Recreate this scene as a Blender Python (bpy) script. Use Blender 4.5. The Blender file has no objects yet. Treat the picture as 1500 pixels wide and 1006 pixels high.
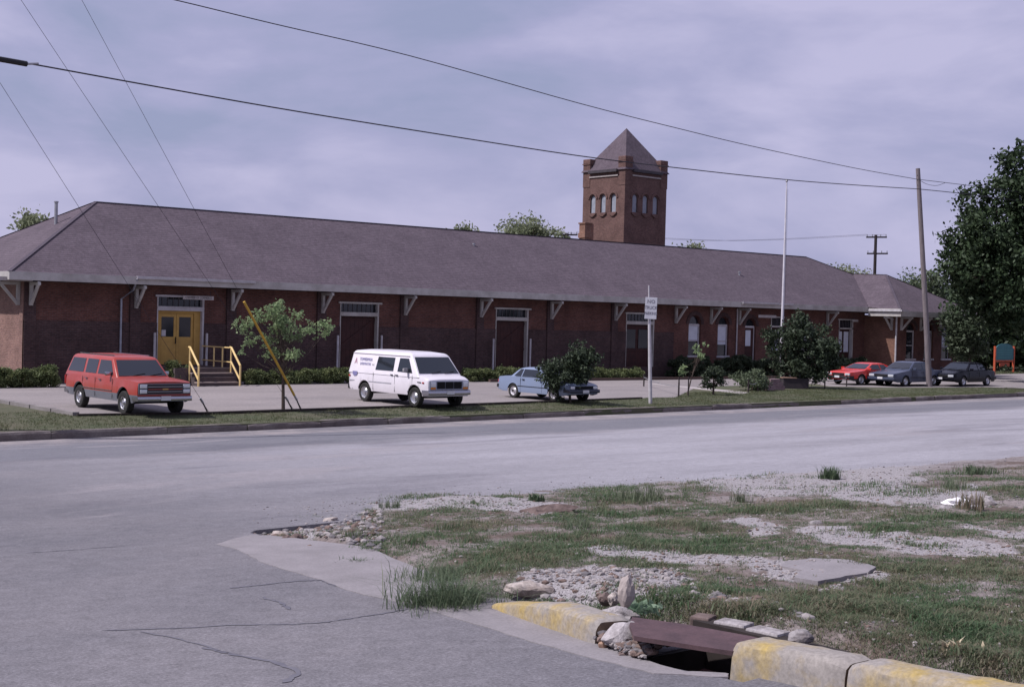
import bpy, bmesh, math, random
import numpy as np
from mathutils import Vector, Matrix, noise
rad = math.radians
rnd = random.Random(7)
# ------------------------------------------------------------------ camera, world, sun
SC = bpy.context.scene
COL = SC.collection
YAW, PIT, ROLL, FPX = rad(49.32522), rad(1.05935), rad(1.5011), 2049.66
CF = Vector((math.cos(YAW)*math.cos(PIT), math.sin(YAW)*math.cos(PIT), -math.sin(PIT)))
_r0 = Vector((math.sin(YAW), -math.cos(YAW), 0)); _u0 = _r0.cross(CF)
CR = math.cos(ROLL)*_r0 + math.sin(ROLL)*_u0
CU = math.cos(ROLL)*_u0 - math.sin(ROLL)*_r0
cd = bpy.data.cameras.new('camera'); co = bpy.data.objects.new('camera', cd); COL.objects.link(co)
cd.sensor_width = 36; cd.lens = 36*FPX/1500; cd.clip_end = 3000; cd.clip_start = .1
co.matrix_world = Matrix(((CR.x, CU.x, -CF.x, 0), (CR.y, CU.y, -CF.y, 0), (CR.z, CU.z, -CF.z, 0), (0, 0, 0, 1)))
SC.camera = co
SC.view_settings.view_transform = 'Standard'; SC.view_settings.look = 'None'
SC.view_settings.exposure = 0.0; SC.view_settings.gamma = 1
SUNV = Vector((-1, .5, 1.42)).normalized()          # direction towards the sun
sun = bpy.data.lights.new('sun', 'SUN'); sun.energy = 4.7; sun.angle = rad(1.2); sun.color = (1, .955, .98)
so = bpy.data.objects.new('sun', sun); COL.objects.link(so)
so.rotation_euler = SUNV.to_track_quat('Z', 'Y').to_euler()
W = bpy.data.worlds.new('World'); SC.world = W; W.use_nodes = True
nt = W.node_tree; nt.nodes.clear()
def N(t, kind, **kw):
    n = t.nodes.new(kind)
    for k, v in kw.items():
        if k in n.inputs: n.inputs[k].default_value = v
        else: setattr(n, k, v)
    return n
out = N(nt, 'ShaderNodeOutputWorld'); bg = N(nt, 'ShaderNodeBackground', Strength=.1)
sky = N(nt, 'ShaderNodeTexSky', sky_type='NISHITA', sun_disc=False)
sky.sun_elevation = math.asin(SUNV.z); sky.sun_rotation = math.atan2(SUNV.x, SUNV.y)
sky.air_density = 1.0; sky.dust_density = 2.0
tc = N(nt, 'ShaderNodeTexCoord'); mp = N(nt, 'ShaderNodeMapping'); mp.inputs['Scale'].default_value = (1.5, 1.5, 4.5)
n1 = N(nt, 'ShaderNodeTexNoise', Scale=2.9, Detail=8, Roughness=.52, Distortion=.25)
rp = N(nt, 'ShaderNodeValToRGB')
rp.color_ramp.elements[0].position = .38; rp.color_ramp.elements[0].color = (.330, .362, .555, 1)
rp.color_ramp.elements[1].position = .64; rp.color_ramp.elements[1].color = (.540, .520, .745, 1)
e = rp.color_ramp.elements.new(.5); e.color = (.410, .412, .632, 1)
mul = N(nt, 'ShaderNodeVectorMath', operation='SCALE'); mul.inputs['Scale'].default_value = 10
mx = N(nt, 'ShaderNodeMix', data_type='RGBA'); mx.inputs['Factor'].default_value = .93
L = nt.links.new
L(tc.outputs['Generated'], mp.inputs['Vector']); L(mp.outputs[0], n1.inputs['Vector']); L(n1.outputs['Fac'], rp.inputs['Fac'])
L(rp.outputs['Color'], mul.inputs[0]); L(sky.outputs['Color'], mx.inputs[6]); L(mul.outputs[0], mx.inputs[7])
L(mx.outputs[2], bg.inputs['Color']); L(bg.outputs[0], out.inputs['Surface'])
# ------------------------------------------------------------------ terrain helpers
def T(x, y):
    q = y - .06*x
    if q < -10: return -1.05
    if q < 33.5: return -1.6 - 1.9*q/33.5
    if q < 34.7: return -3.5
    return -3.3 if q < 36 else (-3.3+.1*min(1, (q-36)/1.5))
def ray(px, py): return CF + (px-750)/FPX*CR + (503-py)/FPX*CU
def G(px, py, z=None):
    d = ray(px, py)
    if z is not None: return d*(z/d.z)
    t = 1.0
    while t < 400:
        p = d*t
        if p.z < T(p.x, p.y): break
        t *= 1.0004
    return d*t
def atY(px, py, Y): d = ray(px, py); return d*(Y/d.y)
def atD(px, py, D): return ray(px, py)*D
def fbm(x, y, s, o=3, seed=0): return noise.fractal(Vector((x*s+seed*17.3, y*s-seed*9.1, seed*3.7)), 1.0, 2.0, o)
# ------------------------------------------------------------------ materials
MATS = {}
def principled(name, col, rough=.8, metal=0, spec=.3, **kw):
    if name in MATS: return MATS[name]
    m = bpy.data.materials.new(name); m.use_nodes = True; MATS[name] = m
    t = m.node_tree; b = t.nodes['Principled BSDF']
    b.inputs['Base Color'].default_value = (*col, 1); b.inputs['Roughness'].default_value = rough
    b.inputs['Metallic'].default_value = metal; b.inputs['Specular IOR Level'].default_value = spec
    return m
def noisy(name, c1, c2, scale=5, rough=.85, metal=0, spec=.25, detail=6, bump=0, lo=.35, hi=.65, dist=0, fine=None, stretch=None):
    """base colour varied between c1 and c2 by object-space noise, optional second fine speckle (scale, amount)"""
    m = principled(name, c1, rough, metal, spec); t = m.node_tree; b = t.nodes['Principled BSDF']
    tc = N(t, 'ShaderNodeTexCoord'); src = tc.outputs['Object']
    if stretch:
        mp = N(t, 'ShaderNodeMapping'); mp.inputs['Scale'].default_value = stretch; t.links.new(src, mp.inputs['Vector']); src = mp.outputs[0]
    n = N(t, 'ShaderNodeTexNoise', Scale=scale, Detail=detail, Roughness=.6, Distortion=dist)
    r = N(t, 'ShaderNodeMapRange'); r.inputs[1].default_value = lo; r.inputs[2].default_value = hi
    mx = N(t, 'ShaderNodeMix', data_type='RGBA'); mx.inputs[6].default_value = (*c1, 1); mx.inputs[7].default_value = (*c2, 1)
    t.links.new(src, n.inputs['Vector']); t.links.new(n.outputs['Fac'], r.inputs[0]); t.links.new(r.outputs[0], mx.inputs[0])
    colo = mx.outputs[2]
    if fine:
        f = N(t, 'ShaderNodeTexNoise', Scale=fine[0], Detail=3, Roughness=.7); t.links.new(tc.outputs['Object'], f.inputs['Vector'])
        fr = N(t, 'ShaderNodeMapRange'); fr.inputs[1].default_value = .3; fr.inputs[2].default_value = .7
        fr.inputs[3].default_value = 1-fine[1]; fr.inputs[4].default_value = 1+fine[1]
        vm = N(t, 'ShaderNodeVectorMath', operation='SCALE'); t.links.new(f.outputs['Fac'], fr.inputs[0])
        t.links.new(colo, vm.inputs[0]); t.links.new(fr.outputs[0], vm.inputs['Scale']); colo = vm.outputs[0]
    t.links.new(colo, b.inputs['Base Color'])
    if bump:
        bp = N(t, 'ShaderNodeBump', Strength=bump, Distance=.02)
        t.links.new(n.outputs['Fac'], bp.inputs['Height']); t.links.new(bp.outputs[0], b.inputs['Normal'])
    return m
def brick(name, c1, c2, mortar, dirt=.5):
    m = principled(name, c1, .9, 0, .15); t = m.node_tree; b = t.nodes['Principled BSDF']
    uv = N(t, 'ShaderNodeUVMap'); br = N(t, 'ShaderNodeTexBrick')
    br.inputs['Color1'].default_value = (*c1, 1); br.inputs['Color2'].default_value = (*c2, 1); br.inputs['Mortar'].default_value = (*mortar, 1)
    br.inputs['Scale'].default_value = 1; br.inputs['Mortar Size'].default_value = .009; br.inputs['Brick Width'].default_value = .215; br.inputs['Row Height'].default_value = .072
    br.inputs['Bias'].default_value = -.1
    n = N(t, 'ShaderNodeTexNoise', Scale=.9, Detail=6, Roughness=.65); n2 = N(t, 'ShaderNodeTexNoise', Scale=7, Detail=3)
    r = N(t, 'ShaderNodeMapRange'); r.inputs[1].default_value = .3; r.inputs[2].default_value = .7; r.inputs[3].default_value = 1-dirt; r.inputs[4].default_value = 1.15
    r2 = N(t, 'ShaderNodeMapRange'); r2.inputs[1].default_value = .3; r2.inputs[2].default_value = .7; r2.inputs[3].default_value = .75; r2.inputs[4].default_value = 1.25
    mu = N(t, 'ShaderNodeMath', operation='MULTIPLY'); vm = N(t, 'ShaderNodeVectorMath', operation='SCALE')
    mpp = N(t, 'ShaderNodeMapping'); mpp.inputs['Scale'].default_value = (1, 3.5, 1)
    L = t.links.new
    L(uv.outputs[0], br.inputs['Vector']); L(uv.outputs[0], n.inputs['Vector']); L(uv.outputs[0], mpp.inputs['Vector']); L(mpp.outputs[0], n2.inputs['Vector'])
    L(n.outputs['Fac'], r.inputs[0]); L(n2.outputs['Fac'], r2.inputs[0]); L(r.outputs[0], mu.inputs[0]); L(r2.outputs[0], mu.inputs[1])
    L(br.outputs['Color'], vm.inputs[0]); L(mu.outputs[0], vm.inputs['Scale']); L(vm.outputs[0], b.inputs['Base Color'])
    bp = N(t, 'ShaderNodeBump', Strength=.5, Distance=.01, invert=True); L(br.outputs['Fac'], bp.inputs['Height']); L(bp.outputs[0], b.inputs['Normal'])
    return m
def leafmat(name, c1, c2, trans=.3):
    m = bpy.data.materials.new(name); m.use_nodes = True; MATS[name] = m; t = m.node_tree; t.nodes.clear()
    o = N(t, 'ShaderNodeOutputMaterial'); a = N(t, 'ShaderNodeAttribute', attribute_name='tint')
    mx = N(t, 'ShaderNodeMix', data_type='RGBA'); mx.inputs[6].default_value = (*c1, 1); mx.inputs[7].default_value = (*c2, 1)
    d = N(t, 'ShaderNodeBsdfPrincipled', Roughness=.55); d.inputs['Specular IOR Level'].default_value = .2
    tr = N(t, 'ShaderNodeBsdfTranslucent'); ms = N(t, 'ShaderNodeMixShader'); ms.inputs[0].default_value = trans
    t.links.new(a.outputs['Fac'], mx.inputs[0]); t.links.new(mx.outputs[2], d.inputs['Base Color']); t.links.new(mx.outputs[2], tr.inputs['Color'])
    t.links.new(d.outputs[0], ms.inputs[1]); t.links.new(tr.outputs[0], ms.inputs[2]); t.links.new(ms.outputs[0], o.inputs['Surface'])
    return m
M_BRICK = brick('old_brick', (.150, .064, .050), (.105, .045, .038), (.12, .085, .078), .35)
M_DADO = brick('sooty_brick', (.090, .052, .050), (.058, .035, .036), (.09, .07, .07), .35)
M_WEST = brick('sunlit_brick', (.27, .155, .125), (.20, .11, .092), (.23, .175, .165), .3)  # lighter end-wall brick, the sun's brightness put into its colour
M_TOWER = brick('tower_brick', (.165, .094, .080), (.120, .066, .058), (.145, .105, .10), .3)
M_CHIM = brick('orange_brick', (.25, .125, .082), (.20, .095, .062), (.25, .2, .18), .2)
M_WHITE = noisy('white_paint', (.50, .48, .50), (.38, .36, .37), 3, .6, fine=(30, .08))
M_TRIM = noisy('grey_cream_trim', (.46, .44, .42), (.33, .31, .29), 1.5, .6, fine=(25, .1))
M_DOOR = noisy('dark_red_door', (.055, .020, .018), (.035, .014, .014), 4, .6)
M_MUST = noisy('mustard_paint', (.50, .31, .085), (.40, .245, .07), 3, .55)
M_YEL = noisy('pale_yellow_paint', (.78, .58, .27), (.66, .48, .20), 4, .5)
M_GYEL = noisy('bright_yellow_guard', (.58, .36, .05), (.46, .28, .05), 4, .5)
M_GLASS = principled('window_glass', (.018, .02, .025), .08, 0, .6)
M_BLIND = noisy('pale_blind', (.62, .65, .72), (.52, .55, .62), 2, .7)
M_DARK = principled('dark_void', (.008, .008, .009), .9)
M_METAL = noisy('galvanised_metal', (.42, .42, .44), (.30, .30, .32), 6, .45, .6)
M_WOOD = noisy('weathered_pole_wood', (.20, .172, .176), (.13, .11, .112), 6, .9, stretch=(3, 3, .3), fine=(40, .15))
M_DWOOD = noisy('dark_pole_wood', (.05, .038, .038), (.03, .024, .026), 6, .9)
M_WIRE = principled('wire', (.035, .032, .04), .6)
M_CONC = noisy('concrete', (.25, .23, .225), (.17, .155, .15), 1.3, .9, bump=.3, fine=(40, .15))
M_KERB = noisy('kerb_concrete', (.20, .175, .165), (.10, .082, .08), .9, .9, bump=.3, fine=(25, .2))
M_BARK = noisy('bark', (.10, .075, .06), (.055, .042, .036), 8, .95, stretch=(4, 4, .6))
M_ROCK = noisy('pale_rock', (.42, .37, .34), (.22, .18, .16), 7, .95, bump=.6, fine=(45, .25))
M_ROCKG = noisy('grey_rock', (.30, .28, .28), (.15, .13, .13), 9, .95, bump=.6, fine=(45, .25))
M_ROCKP = noisy('crumbly_mortar', (.40, .37, .37), (.20, .18, .18), 14, .95, bump=.8, fine=(50, .25))
M_ROCKB = noisy('brown_rock', (.175, .130, .118), (.09, .065, .058), 9, .95, bump=.5, fine=(45, .2))
# ------------------------------------------------------------------ mesh helpers
def setp(o, label=None, cat=None, group=None, kind=None):
    if label: o['label'] = label
    if cat: o['category'] = cat
    if group: o['group'] = group
    if kind: o['kind'] = kind
    return o
def empty(name, loc=(0, 0, 0), rz=0, label=None, cat=None, group=None):
    o = bpy.data.objects.new(name, None); COL.objects.link(o); o.location = loc; o.rotation_euler = (0, 0, rz); o.empty_display_size = .3
    return setp(o, label, cat, group)
class MB:
    """collects shapes; build() links them as one mesh object"""
    def __init__(s): s.v = []; s.f = []; s.m = []
    def poly(s, pts, mi=0):
        n = len(s.v); s.v += [tuple(p) for p in pts]; s.f.append(tuple(range(n, n+len(pts)))); s.m.append(mi)
    def raw(s, vs, fs, mi=0):
        n = len(s.v); s.v += [tuple(p) for p in vs]
        for f in fs: s.f.append(tuple(i+n for i in f)); s.m.append(mi)
    def box(s, lo, hi, mi=0, bev=0):
        (a, b, c), (d, e, f) = lo, hi
        if bev <= 0:
            v = [(a, b, c), (d, b, c), (d, e, c), (a, e, c), (a, b, f), (d, b, f), (d, e, f), (a, e, f)]
            s.raw(v, [(0, 3, 2, 1), (4, 5, 6, 7), (0, 1, 5, 4), (1, 2, 6, 5), (2, 3, 7, 6), (3, 0, 4, 7)], mi); return s
        bm = bmesh.new(); bmesh.ops.create_cube(bm, size=1)
        for v in bm.verts: v.co = Vector(((a+d)/2+v.co.x*(d-a), (b+e)/2+v.co.y*(e-b), (c+f)/2+v.co.z*(f-c)))
        bmesh.ops.bevel(bm, geom=bm.edges[:], offset=bev, segments=2, affect='EDGES', profile=.6)
        bm.verts.index_update(); s.raw([v.co[:] for v in bm.verts], [[v.index for v in f.verts] for f in bm.faces], mi); bm.free(); return s
    def bar(s, p, q, w, h, mi=0, up=(0, 0, 1)):
        p, q = Vector(p), Vector(q); d = (q-p).normalized(); u = Vector(up)
        if abs(d.dot(u)) > .98: u = Vector((1, 0, 0))
        a = d.cross(u).normalized()*w/2; b = a.cross(d).normalized()*h/2
        v = [p-a-b, p+a-b, p+a+b, p-a+b, q-a-b, q+a-b, q+a+b, q-a+b]
        s.raw(v, [(0, 3, 2, 1), (4, 5, 6, 7), (0, 1, 5, 4), (1, 2, 6, 5), (2, 3, 7, 6), (3, 0, 4, 7)], mi); return s
    def tube(s, pts, r, n=8, mi=0, cap=True):
        pts = [Vector(p) for p in pts]; rs = r if isinstance(r, (list, tuple)) else [r]*len(pts)
        base = len(s.v)
        for i, p in enumerate(pts):
            d = (pts[min(i+1, len(pts)-1)]-pts[max(i-1, 0)]).normalized()
            u = Vector((0, 0, 1)) if abs(d.z) < .9 else Vector((1, 0, 0))
            a = d.cross(u).normalized(); b = a.cross(d)
            for k in range(n):
                t = 2*math.pi*k/n; s.v.append(tuple(p+(a*math.cos(t)+b*math.sin(t))*rs[i]))
        for i in range(len(pts)-1):
            for k in range(n):
                k2 = (k+1) % n; s.f.append((base+i*n+k, base+i*n+k2, base+(i+1)*n+k2, base+(i+1)*n+k)); s.m.append(mi)
        if cap:
            s.f.append(tuple(base+k for k in range(n))[::-1]); s.m.append(mi)
            e = base+(len(pts)-1)*n; s.f.append(tuple(e+k for k in range(n))); s.m.append(mi)
        return s
    def prism(s, poly, a, b, axis='y', mi=0):
        """extrude 2D polygon along axis from a to b ('y': poly=(x,z), 'x': poly=(y,z), 'z': poly=(x,y))"""
        f = {'y': lambda p, t: (p[0], t, p[1]), 'x': lambda p, t: (t, p[0], p[1]), 'z': lambda p, t: (p[0], p[1], t)}[axis]
        n = len(poly); v = [f(p, a) for p in poly]+[f(p, b) for p in poly]
        s.raw(v, [tuple(range(n))[::-1], tuple(range(n, 2*n))]+[(i, (i+1) % n, n+(i+1) % n, n+i) for i in range(n)], mi); return s
    def lathe(s, prof, n=24, axis='y', c=(0, 0, 0), mi=0):
        base = len(s.v); m = len(prof)
        for k in range(n):
            t = 2*math.pi*k/n
            for r, h in prof:
                if axis == 'y': s.v.append((c[0]+r*math.cos(t), c[1]+h, c[2]+r*math.sin(t)))
                else: s.v.append((c[0]+r*math.cos(t), c[1]+r*math.sin(t), c[2]+h))
        for k in range(n):
            k2 = (k+1) % n
            for j in range(m-1): s.f.append((base+k*m+j, base+k2*m+j, base+k2*m+j+1, base+k*m+j+1)); s.m.append(mi)
        return s
    def build(s, name, mats, parent=None, smooth=False, uv=False):
        me = bpy.data.meshes.new(name); me.from_pydata(s.v, [], s.f)
        for m in (mats if isinstance(mats, (list, tuple)) else [mats]): me.materials.append(m)
        me.polygons.foreach_set('material_index', s.m)
        bm = bmesh.new(); bm.from_mesh(me); bmesh.ops.recalc_face_normals(bm, faces=bm.faces[:]); bm.to_mesh(me); bm.free()
        if smooth:
            me.polygons.foreach_set('use_smooth', [True]*len(me.polygons)); 
            try: me.set_sharp_from_angle(angle=rad(38))
            except Exception: pass
        if uv: boxuv(me)
        o = bpy.data.objects.new(name, me); COL.objects.link(o)
        if parent: o.parent = parent
        return o
def boxuv(me):
    ul = me.uv_layers.new(name='UVMap')
    for p in me.polygons:
        n = p.normal
        for li in p.loop_indices:
            c = me.vertices[me.loops[li].vertex_index].co
            if abs(n.z) > .7: ul.data[li].uv = (c.x, c.y)
            elif abs(n.y) >= abs(n.x): ul.data[li].uv = (c.x, c.z)
            else: ul.data[li].uv = (c.y, c.z)
def copy_tree(o, parent=None):
    c = o.copy(); COL.objects.link(c); c.parent = parent
    for ch in list(o.children): copy_tree(ch, c)
    return c
def text_obj(name, s, size, mat, parent, loc, rot, extrude=.003, align='CENTER', sx=1):
    cu = bpy.data.curves.new(name, 'FONT'); cu.body = s; cu.size = size; cu.extrude = extrude; cu.align_x = align; cu.align_y = 'CENTER'; cu.resolution_u = 2
    t = bpy.data.objects.new(name+'_tmp', cu); COL.objects.link(t)
    me = bpy.data.meshes.new_from_object(t.evaluated_get(bpy.context.evaluated_depsgraph_get())); COL.objects.unlink(t); bpy.data.objects.remove(t)
    me.materials.clear(); me.materials.append(mat)
    o = bpy.data.objects.new(name, me); COL.objects.link(o); o.parent = parent; o.location = loc; o.rotation_euler = rot; o.scale = (sx, 1, 1)
    return o
def rock(name, loc, size, mat, seed, parent=None, rz=0, rough=.35, sub=3, tilt=0, flat=True):
    bm = bmesh.new(); bmesh.ops.create_icosphere(bm, subdivisions=sub, radius=1)
    for v in bm.verts:
        n = v.co.normalized(); k = noise.noise(n*1.3+Vector((seed*5.1, 0, 0)))*rough+noise.noise(n*3.1+Vector((0, seed*3.3, 0)))*rough*.5
        c = n*(1+k)
        # chipped planes make it angular
        for a in range(5):
            r_ = random.Random(seed*13+a); pn = Vector((r_.uniform(-1, 1), r_.uniform(-1, 1), r_.uniform(-1, 1))).normalized(); d = c.dot(pn)-.72
            if d > 0: c -= pn*d*.9
        v.co = Vector((c.x*size[0], c.y*size[1], c.z*size[2]))
    me = bpy.data.meshes.new(name); bm.to_mesh(me); bm.free(); me.materials.append(mat)
    o = bpy.data.objects.new(name, me); COL.objects.link(o); o.location = loc; o.rotation_euler = (tilt, 0, rz)
    if parent: o.parent = parent
    return o
# ------------------------------------------------------------------ leaf clouds
def nprng(seed): return np.random.default_rng(seed)
def quads_mesh(name, C, U, V, tint, mat, parent=None):
    """C centres, U,V half-vectors (n,3): leaf rhombi"""
    n = len(C); P = np.empty((n, 4, 3)); P[:, 0] = C-U; P[:, 1] = C+V*.9-U*.1; P[:, 2] = C+U; P[:, 3] = C-V*.9-U*.1
    me = bpy.data.meshes.new(name); me.vertices.add(4*n); me.vertices.foreach_set('co', P.reshape(-1)); me.loops.add(4*n); me.polygons.add(n)
    me.loops.foreach_set('vertex_index', np.arange(4*n, dtype=np.int32)); me.polygons.foreach_set('loop_start', np.arange(0, 4*n, 4, dtype=np.int32)); me.polygons.foreach_set('loop_total', np.full(n, 4, dtype=np.int32))
    at = me.attributes.new('tint', 'FLOAT', 'POINT'); at.data.foreach_set('value', np.repeat(tint, 4).astype(np.float32))
    me.materials.append(mat); me.update(calc_edges=True)
    o = bpy.data.objects.new(name, me); COL.objects.link(o)
    if parent: o.parent = parent
    return o
def leaves(name, clumps, per, size, mat, parent, seed=1, flat=.75):
    """clumps: list of (centre, radius). Leaves scattered in each clump, most near its skin."""
    g = nprng(seed); Cs = []; ts = []
    for c, r in clumps:
        k = max(6, int(per*(r**1.6)))
        d = g.normal(size=(k, 3)); d /= np.linalg.norm(d, axis=1)[:, None]
        rr = r*(g.random(k)**.45)*(1+.25*g.normal(size=k)); Cs.append(np.array(c)+d*rr[:, None]*np.array([1, 1, flat]))
        ts.append(np.clip(g.random()*.5+g.random(k)*.6, 0, 1))
    C = np.concatenate(Cs); n = len(C); t = np.concatenate(ts)
    U = g.normal(size=(n, 3)); U /= np.linalg.norm(U, axis=1)[:, None]; R_ = g.normal(size=(n, 3)); V = np.cross(U, R_); V /= np.linalg.norm(V, axis=1)[:, None]
    sz = size*(.6+.8*g.random(n)); return quads_mesh(name, C, U*sz[:, None], V*(sz*.6)[:, None], t, mat, parent)
def tree(name, loc, crown, mat, label, cat='tree', group=None, seed=1, nclump=60, per=60, leaf=.12, trunk_r=.15, clump_r=(.5, 1.0), trunk_top=None, bark=None, shell=.5, skip=None, forks=None, flat=.75):
    """crown: list of (cx,cy,cz,rx,ry,rz) ellipsoids relative to loc"""
    root = empty(name, loc, 0, label, cat, group); r_ = random.Random(seed); cl = []
    tot = sum(e[3]*e[4]*e[5] for e in crown)
    for e in crown:
        for _ in range(max(3, int(nclump*e[3]*e[4]*e[5]/tot))):
            d = Vector((r_.gauss(0, 1), r_.gauss(0, 1), r_.gauss(0, 1))).normalized(); k = (shell+(1-shell)*r_.random())
            cl.append((Vector((e[0]+d.x*e[3]*k, e[1]+d.y*e[4]*k, e[2]+d.z*e[5]*k)), r_.uniform(*clump_r)))
    if skip: cl = [c for c in cl if not skip(c[0])]
    leaves('crown', [(tuple(c), r) for c, r in cl], per, leaf, mat, root, seed, flat)
    tb = MB(); top = Vector(trunk_top if trunk_top else (crown[0][0], crown[0][1], crown[0][2]))
    tb.tube([(0, 0, -.1), top*.35+Vector((r_.uniform(-.05, .05), 0, 0)), top*.7, top], [trunk_r*1.15, trunk_r*.9, trunk_r*.65, trunk_r*.3], 9)
    for c, r in cl[::max(1, len(cl)//(forks or 26))]:
        h = r_.uniform(.4, .85); s = top*h; m = (s+c)/2+Vector((0, 0, -.06*(c-s).length)); tb.tube([s, m, c], [trunk_r*.36, trunk_r*.2, trunk_r*.07], 5, cap=False)
    tb.build('trunk', bark or M_BARK, root, smooth=True)
    return root
# ------------------------------------------------------------------ setting
def road_mat():
    m = principled('asphalt', (.2, .19, .2), .92, 0, .15); t = m.node_tree; b = t.nodes['Principled BSDF']; L = t.links.new
    tc = N(t, 'ShaderNodeTexCoord'); sp = N(t, 'ShaderNodeSeparateXYZ'); L(tc.outputs['Object'], sp.inputs[0])
    def mapr(src, a, b_, c=0, d=1):
        r = N(t, 'ShaderNodeMapRange'); r.inputs[1].default_value = a; r.inputs[2].default_value = b_; r.inputs[3].default_value = c; r.inputs[4].default_value = d; L(src, r.inputs[0]); return r.outputs[0]
    def nz(scale, detail=5, rough=.6, st=None, dist=0):
        n = N(t, 'ShaderNodeTexNoise', Scale=scale, Detail=detail, Roughness=rough, Distortion=dist)
        if st:
            mp = N(t, 'ShaderNodeMapping'); mp.inputs['Scale'].default_value = st; L(tc.outputs['Object'], mp.inputs[0]); L(mp.outputs[0], n.inputs['Vector'])
        else: L(tc.outputs['Object'], n.inputs['Vector'])
        return n.outputs['Fac']
    def mix(f, a, b_):
        x = N(t, 'ShaderNodeMix', data_type='RGBA')
        if isinstance(a, tuple): x.inputs[6].default_value = (*a, 1)
        else: L(a, x.inputs[6])
        if isinstance(b_, tuple): x.inputs[7].default_value = (*b_, 1)
        else: L(b_, x.inputs[7])
        L(f, x.inputs[0]); return x.outputs[2]
    def mth(op, a, b_):
        x = N(t, 'ShaderNodeMath', operation=op)
        for i, v in enumerate((a, b_)):
            if isinstance(v, (int, float)): x.inputs[i].default_value = v
            else: L(v, x.inputs[i])
        return x.outputs[0]
    q = mth('SUBTRACT', sp.outputs['Y'], mth('MULTIPLY', sp.outputs['X'], .06))
    w = mth('MULTIPLY', mth('SUBTRACT', nz(.22, 4), .5), 5)
    qn = mth('ADD', q, w)
    base = mix(mapr(nz(.35, 6), .35, .65), (0.137, 0.132, 0.145), (0.174, 0.164, 0.175))
    # worn gravelly lane, pale, between the bluish lane along the kerb and the verge
    lane = mth('MULTIPLY', mapr(qn, 9, 12.5), mapr(qn, 27.5, 25.5)); lane = mth('MULTIPLY', lane, mapr(sp.outputs['X'], 7, 17))
    base = mix(mth('MULTIPLY', lane, mapr(nz(.5, 5, .6, (.4, 1.2, 1)), .3, .6, .55, 1)), base, (.296, .286, .310))
    band = mth('MULTIPLY', mapr(qn, 26.5, 27.5), mapr(qn, 33.9, 33.2))
    base = mix(mth('MULTIPLY', band, .6), base, (0.159, 0.160, 0.181))
    dust = mth('MULTIPLY', mapr(q, 32.2, 33.4), mapr(nz(.8), .35, .6)); base = mix(mth('MULTIPLY', dust, .8), base, (0.296, 0.263, 0.259))
    patch = mapr(nz(.33, 4, .5, (.35, 1, 1), 1.2), .60, .66); base = mix(mth('MULTIPLY', patch, .5), base, (0.266, 0.244, 0.255))
    dk = mapr(nz(.27, 4, .5, (.4, 1.4, 1), .6), .60, .66); base = mix(mth('MULTIPLY', dk, .35), base, (0.104, 0.100, 0.118))
    f = mapr(nz(48, 3, .85), .25, .75, .60, 1.38); f2 = mapr(nz(6, 5, .75), .3, .7, .84, 1.14)
    vo = N(t, 'ShaderNodeTexVoronoi', Scale=38); L(tc.outputs['Object'], vo.inputs['Vector']); sp2 = mapr(vo.outputs['Distance'], .05, .25, 1.35, 1)
    vm = N(t, 'ShaderNodeVectorMath', operation='SCALE'); L(base, vm.inputs[0]); L(mth('MULTIPLY', mth('MULTIPLY', f, f2), sp2), vm.inputs['Scale']); L(vm.outputs[0], b.inputs['Base Color'])
    bp = N(t, 'ShaderNodeBump', Strength=.35, Distance=.01); L(nz(60, 3, .8), bp.inputs['Height']); L(bp.outputs[0], b.inputs['Normal'])
    return m
M_ROAD = road_mat()
M_TAR = noisy('tar_seal', (.11, .107, .128), (.145, .14, .16), 8, .8)
M_LAWN = noisy('lawn_soil', (.095, .088, .058), (.068, .078, .042), .8, .95, fine=(18, .3))
M_LOT = noisy('gravel_lot', (.262, .232, .226), (.21, .188, .186), .5, .95, bump=.2, fine=(14, .2), stretch=(.5, 1, 1))
M_PATH = noisy('pale_path', (.40, .36, .35), (.33, .30, .29), 1, .9)
def dirt_mat():
    m = noisy('dirt_and_gravel', (.200, .172, .165), (.100, .074, .062), 1.5, .95, lo=.42, hi=.60, bump=.3, fine=(30, .35))
    t = m.node_tree; b = t.nodes['Principled BSDF']; lk = b.inputs['Base Color'].links[0].from_socket
    a = N(t, 'ShaderNodeAttribute', attribute_name='pale'); n = N(t, 'ShaderNodeTexNoise', Scale=9, Detail=6, Roughness=.75); tc = N(t, 'ShaderNodeTexCoord'); t.links.new(tc.outputs['Object'], n.inputs['Vector'])
    ad = N(t, 'ShaderNodeMath', operation='ADD'); ad.inputs[1].default_value = 0; t.links.new(a.outputs['Fac'], ad.inputs[0]); t.links.new(n.outputs['Fac'], ad.inputs[1])
    r = N(t, 'ShaderNodeMapRange'); r.inputs[1].default_value = .82; r.inputs[2].default_value = 1.2; t.links.new(ad.outputs[0], r.inputs[0])
    c = N(t, 'ShaderNodeTexNoise', Scale=70, Detail=2, Roughness=.8); t.links.new(tc.outputs['Object'], c.inputs['Vector']); cr = N(t, 'ShaderNodeMix', data_type='RGBA'); cr.inputs[6].default_value = (.15, .138, .142, 1); cr.inputs[7].default_value = (.37, .345, .35, 1)
    c2 = N(t, 'ShaderNodeMapRange'); c2.inputs[1].default_value = .35; c2.inputs[2].default_value = .65; t.links.new(c.outputs['Fac'], c2.inputs[0]); t.links.new(c2.outputs[0], cr.inputs[0])
    mx = N(t, 'ShaderNodeMix', data_type='RGBA'); t.links.new(r.outputs[0], mx.inputs[0]); t.links.new(lk, mx.inputs[6]); t.links.new(cr.outputs[2], mx.inputs[7]); t.links.new(mx.outputs[2], b.inputs['Base Color'])
    return m
M_DIRT = dirt_mat()
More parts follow.
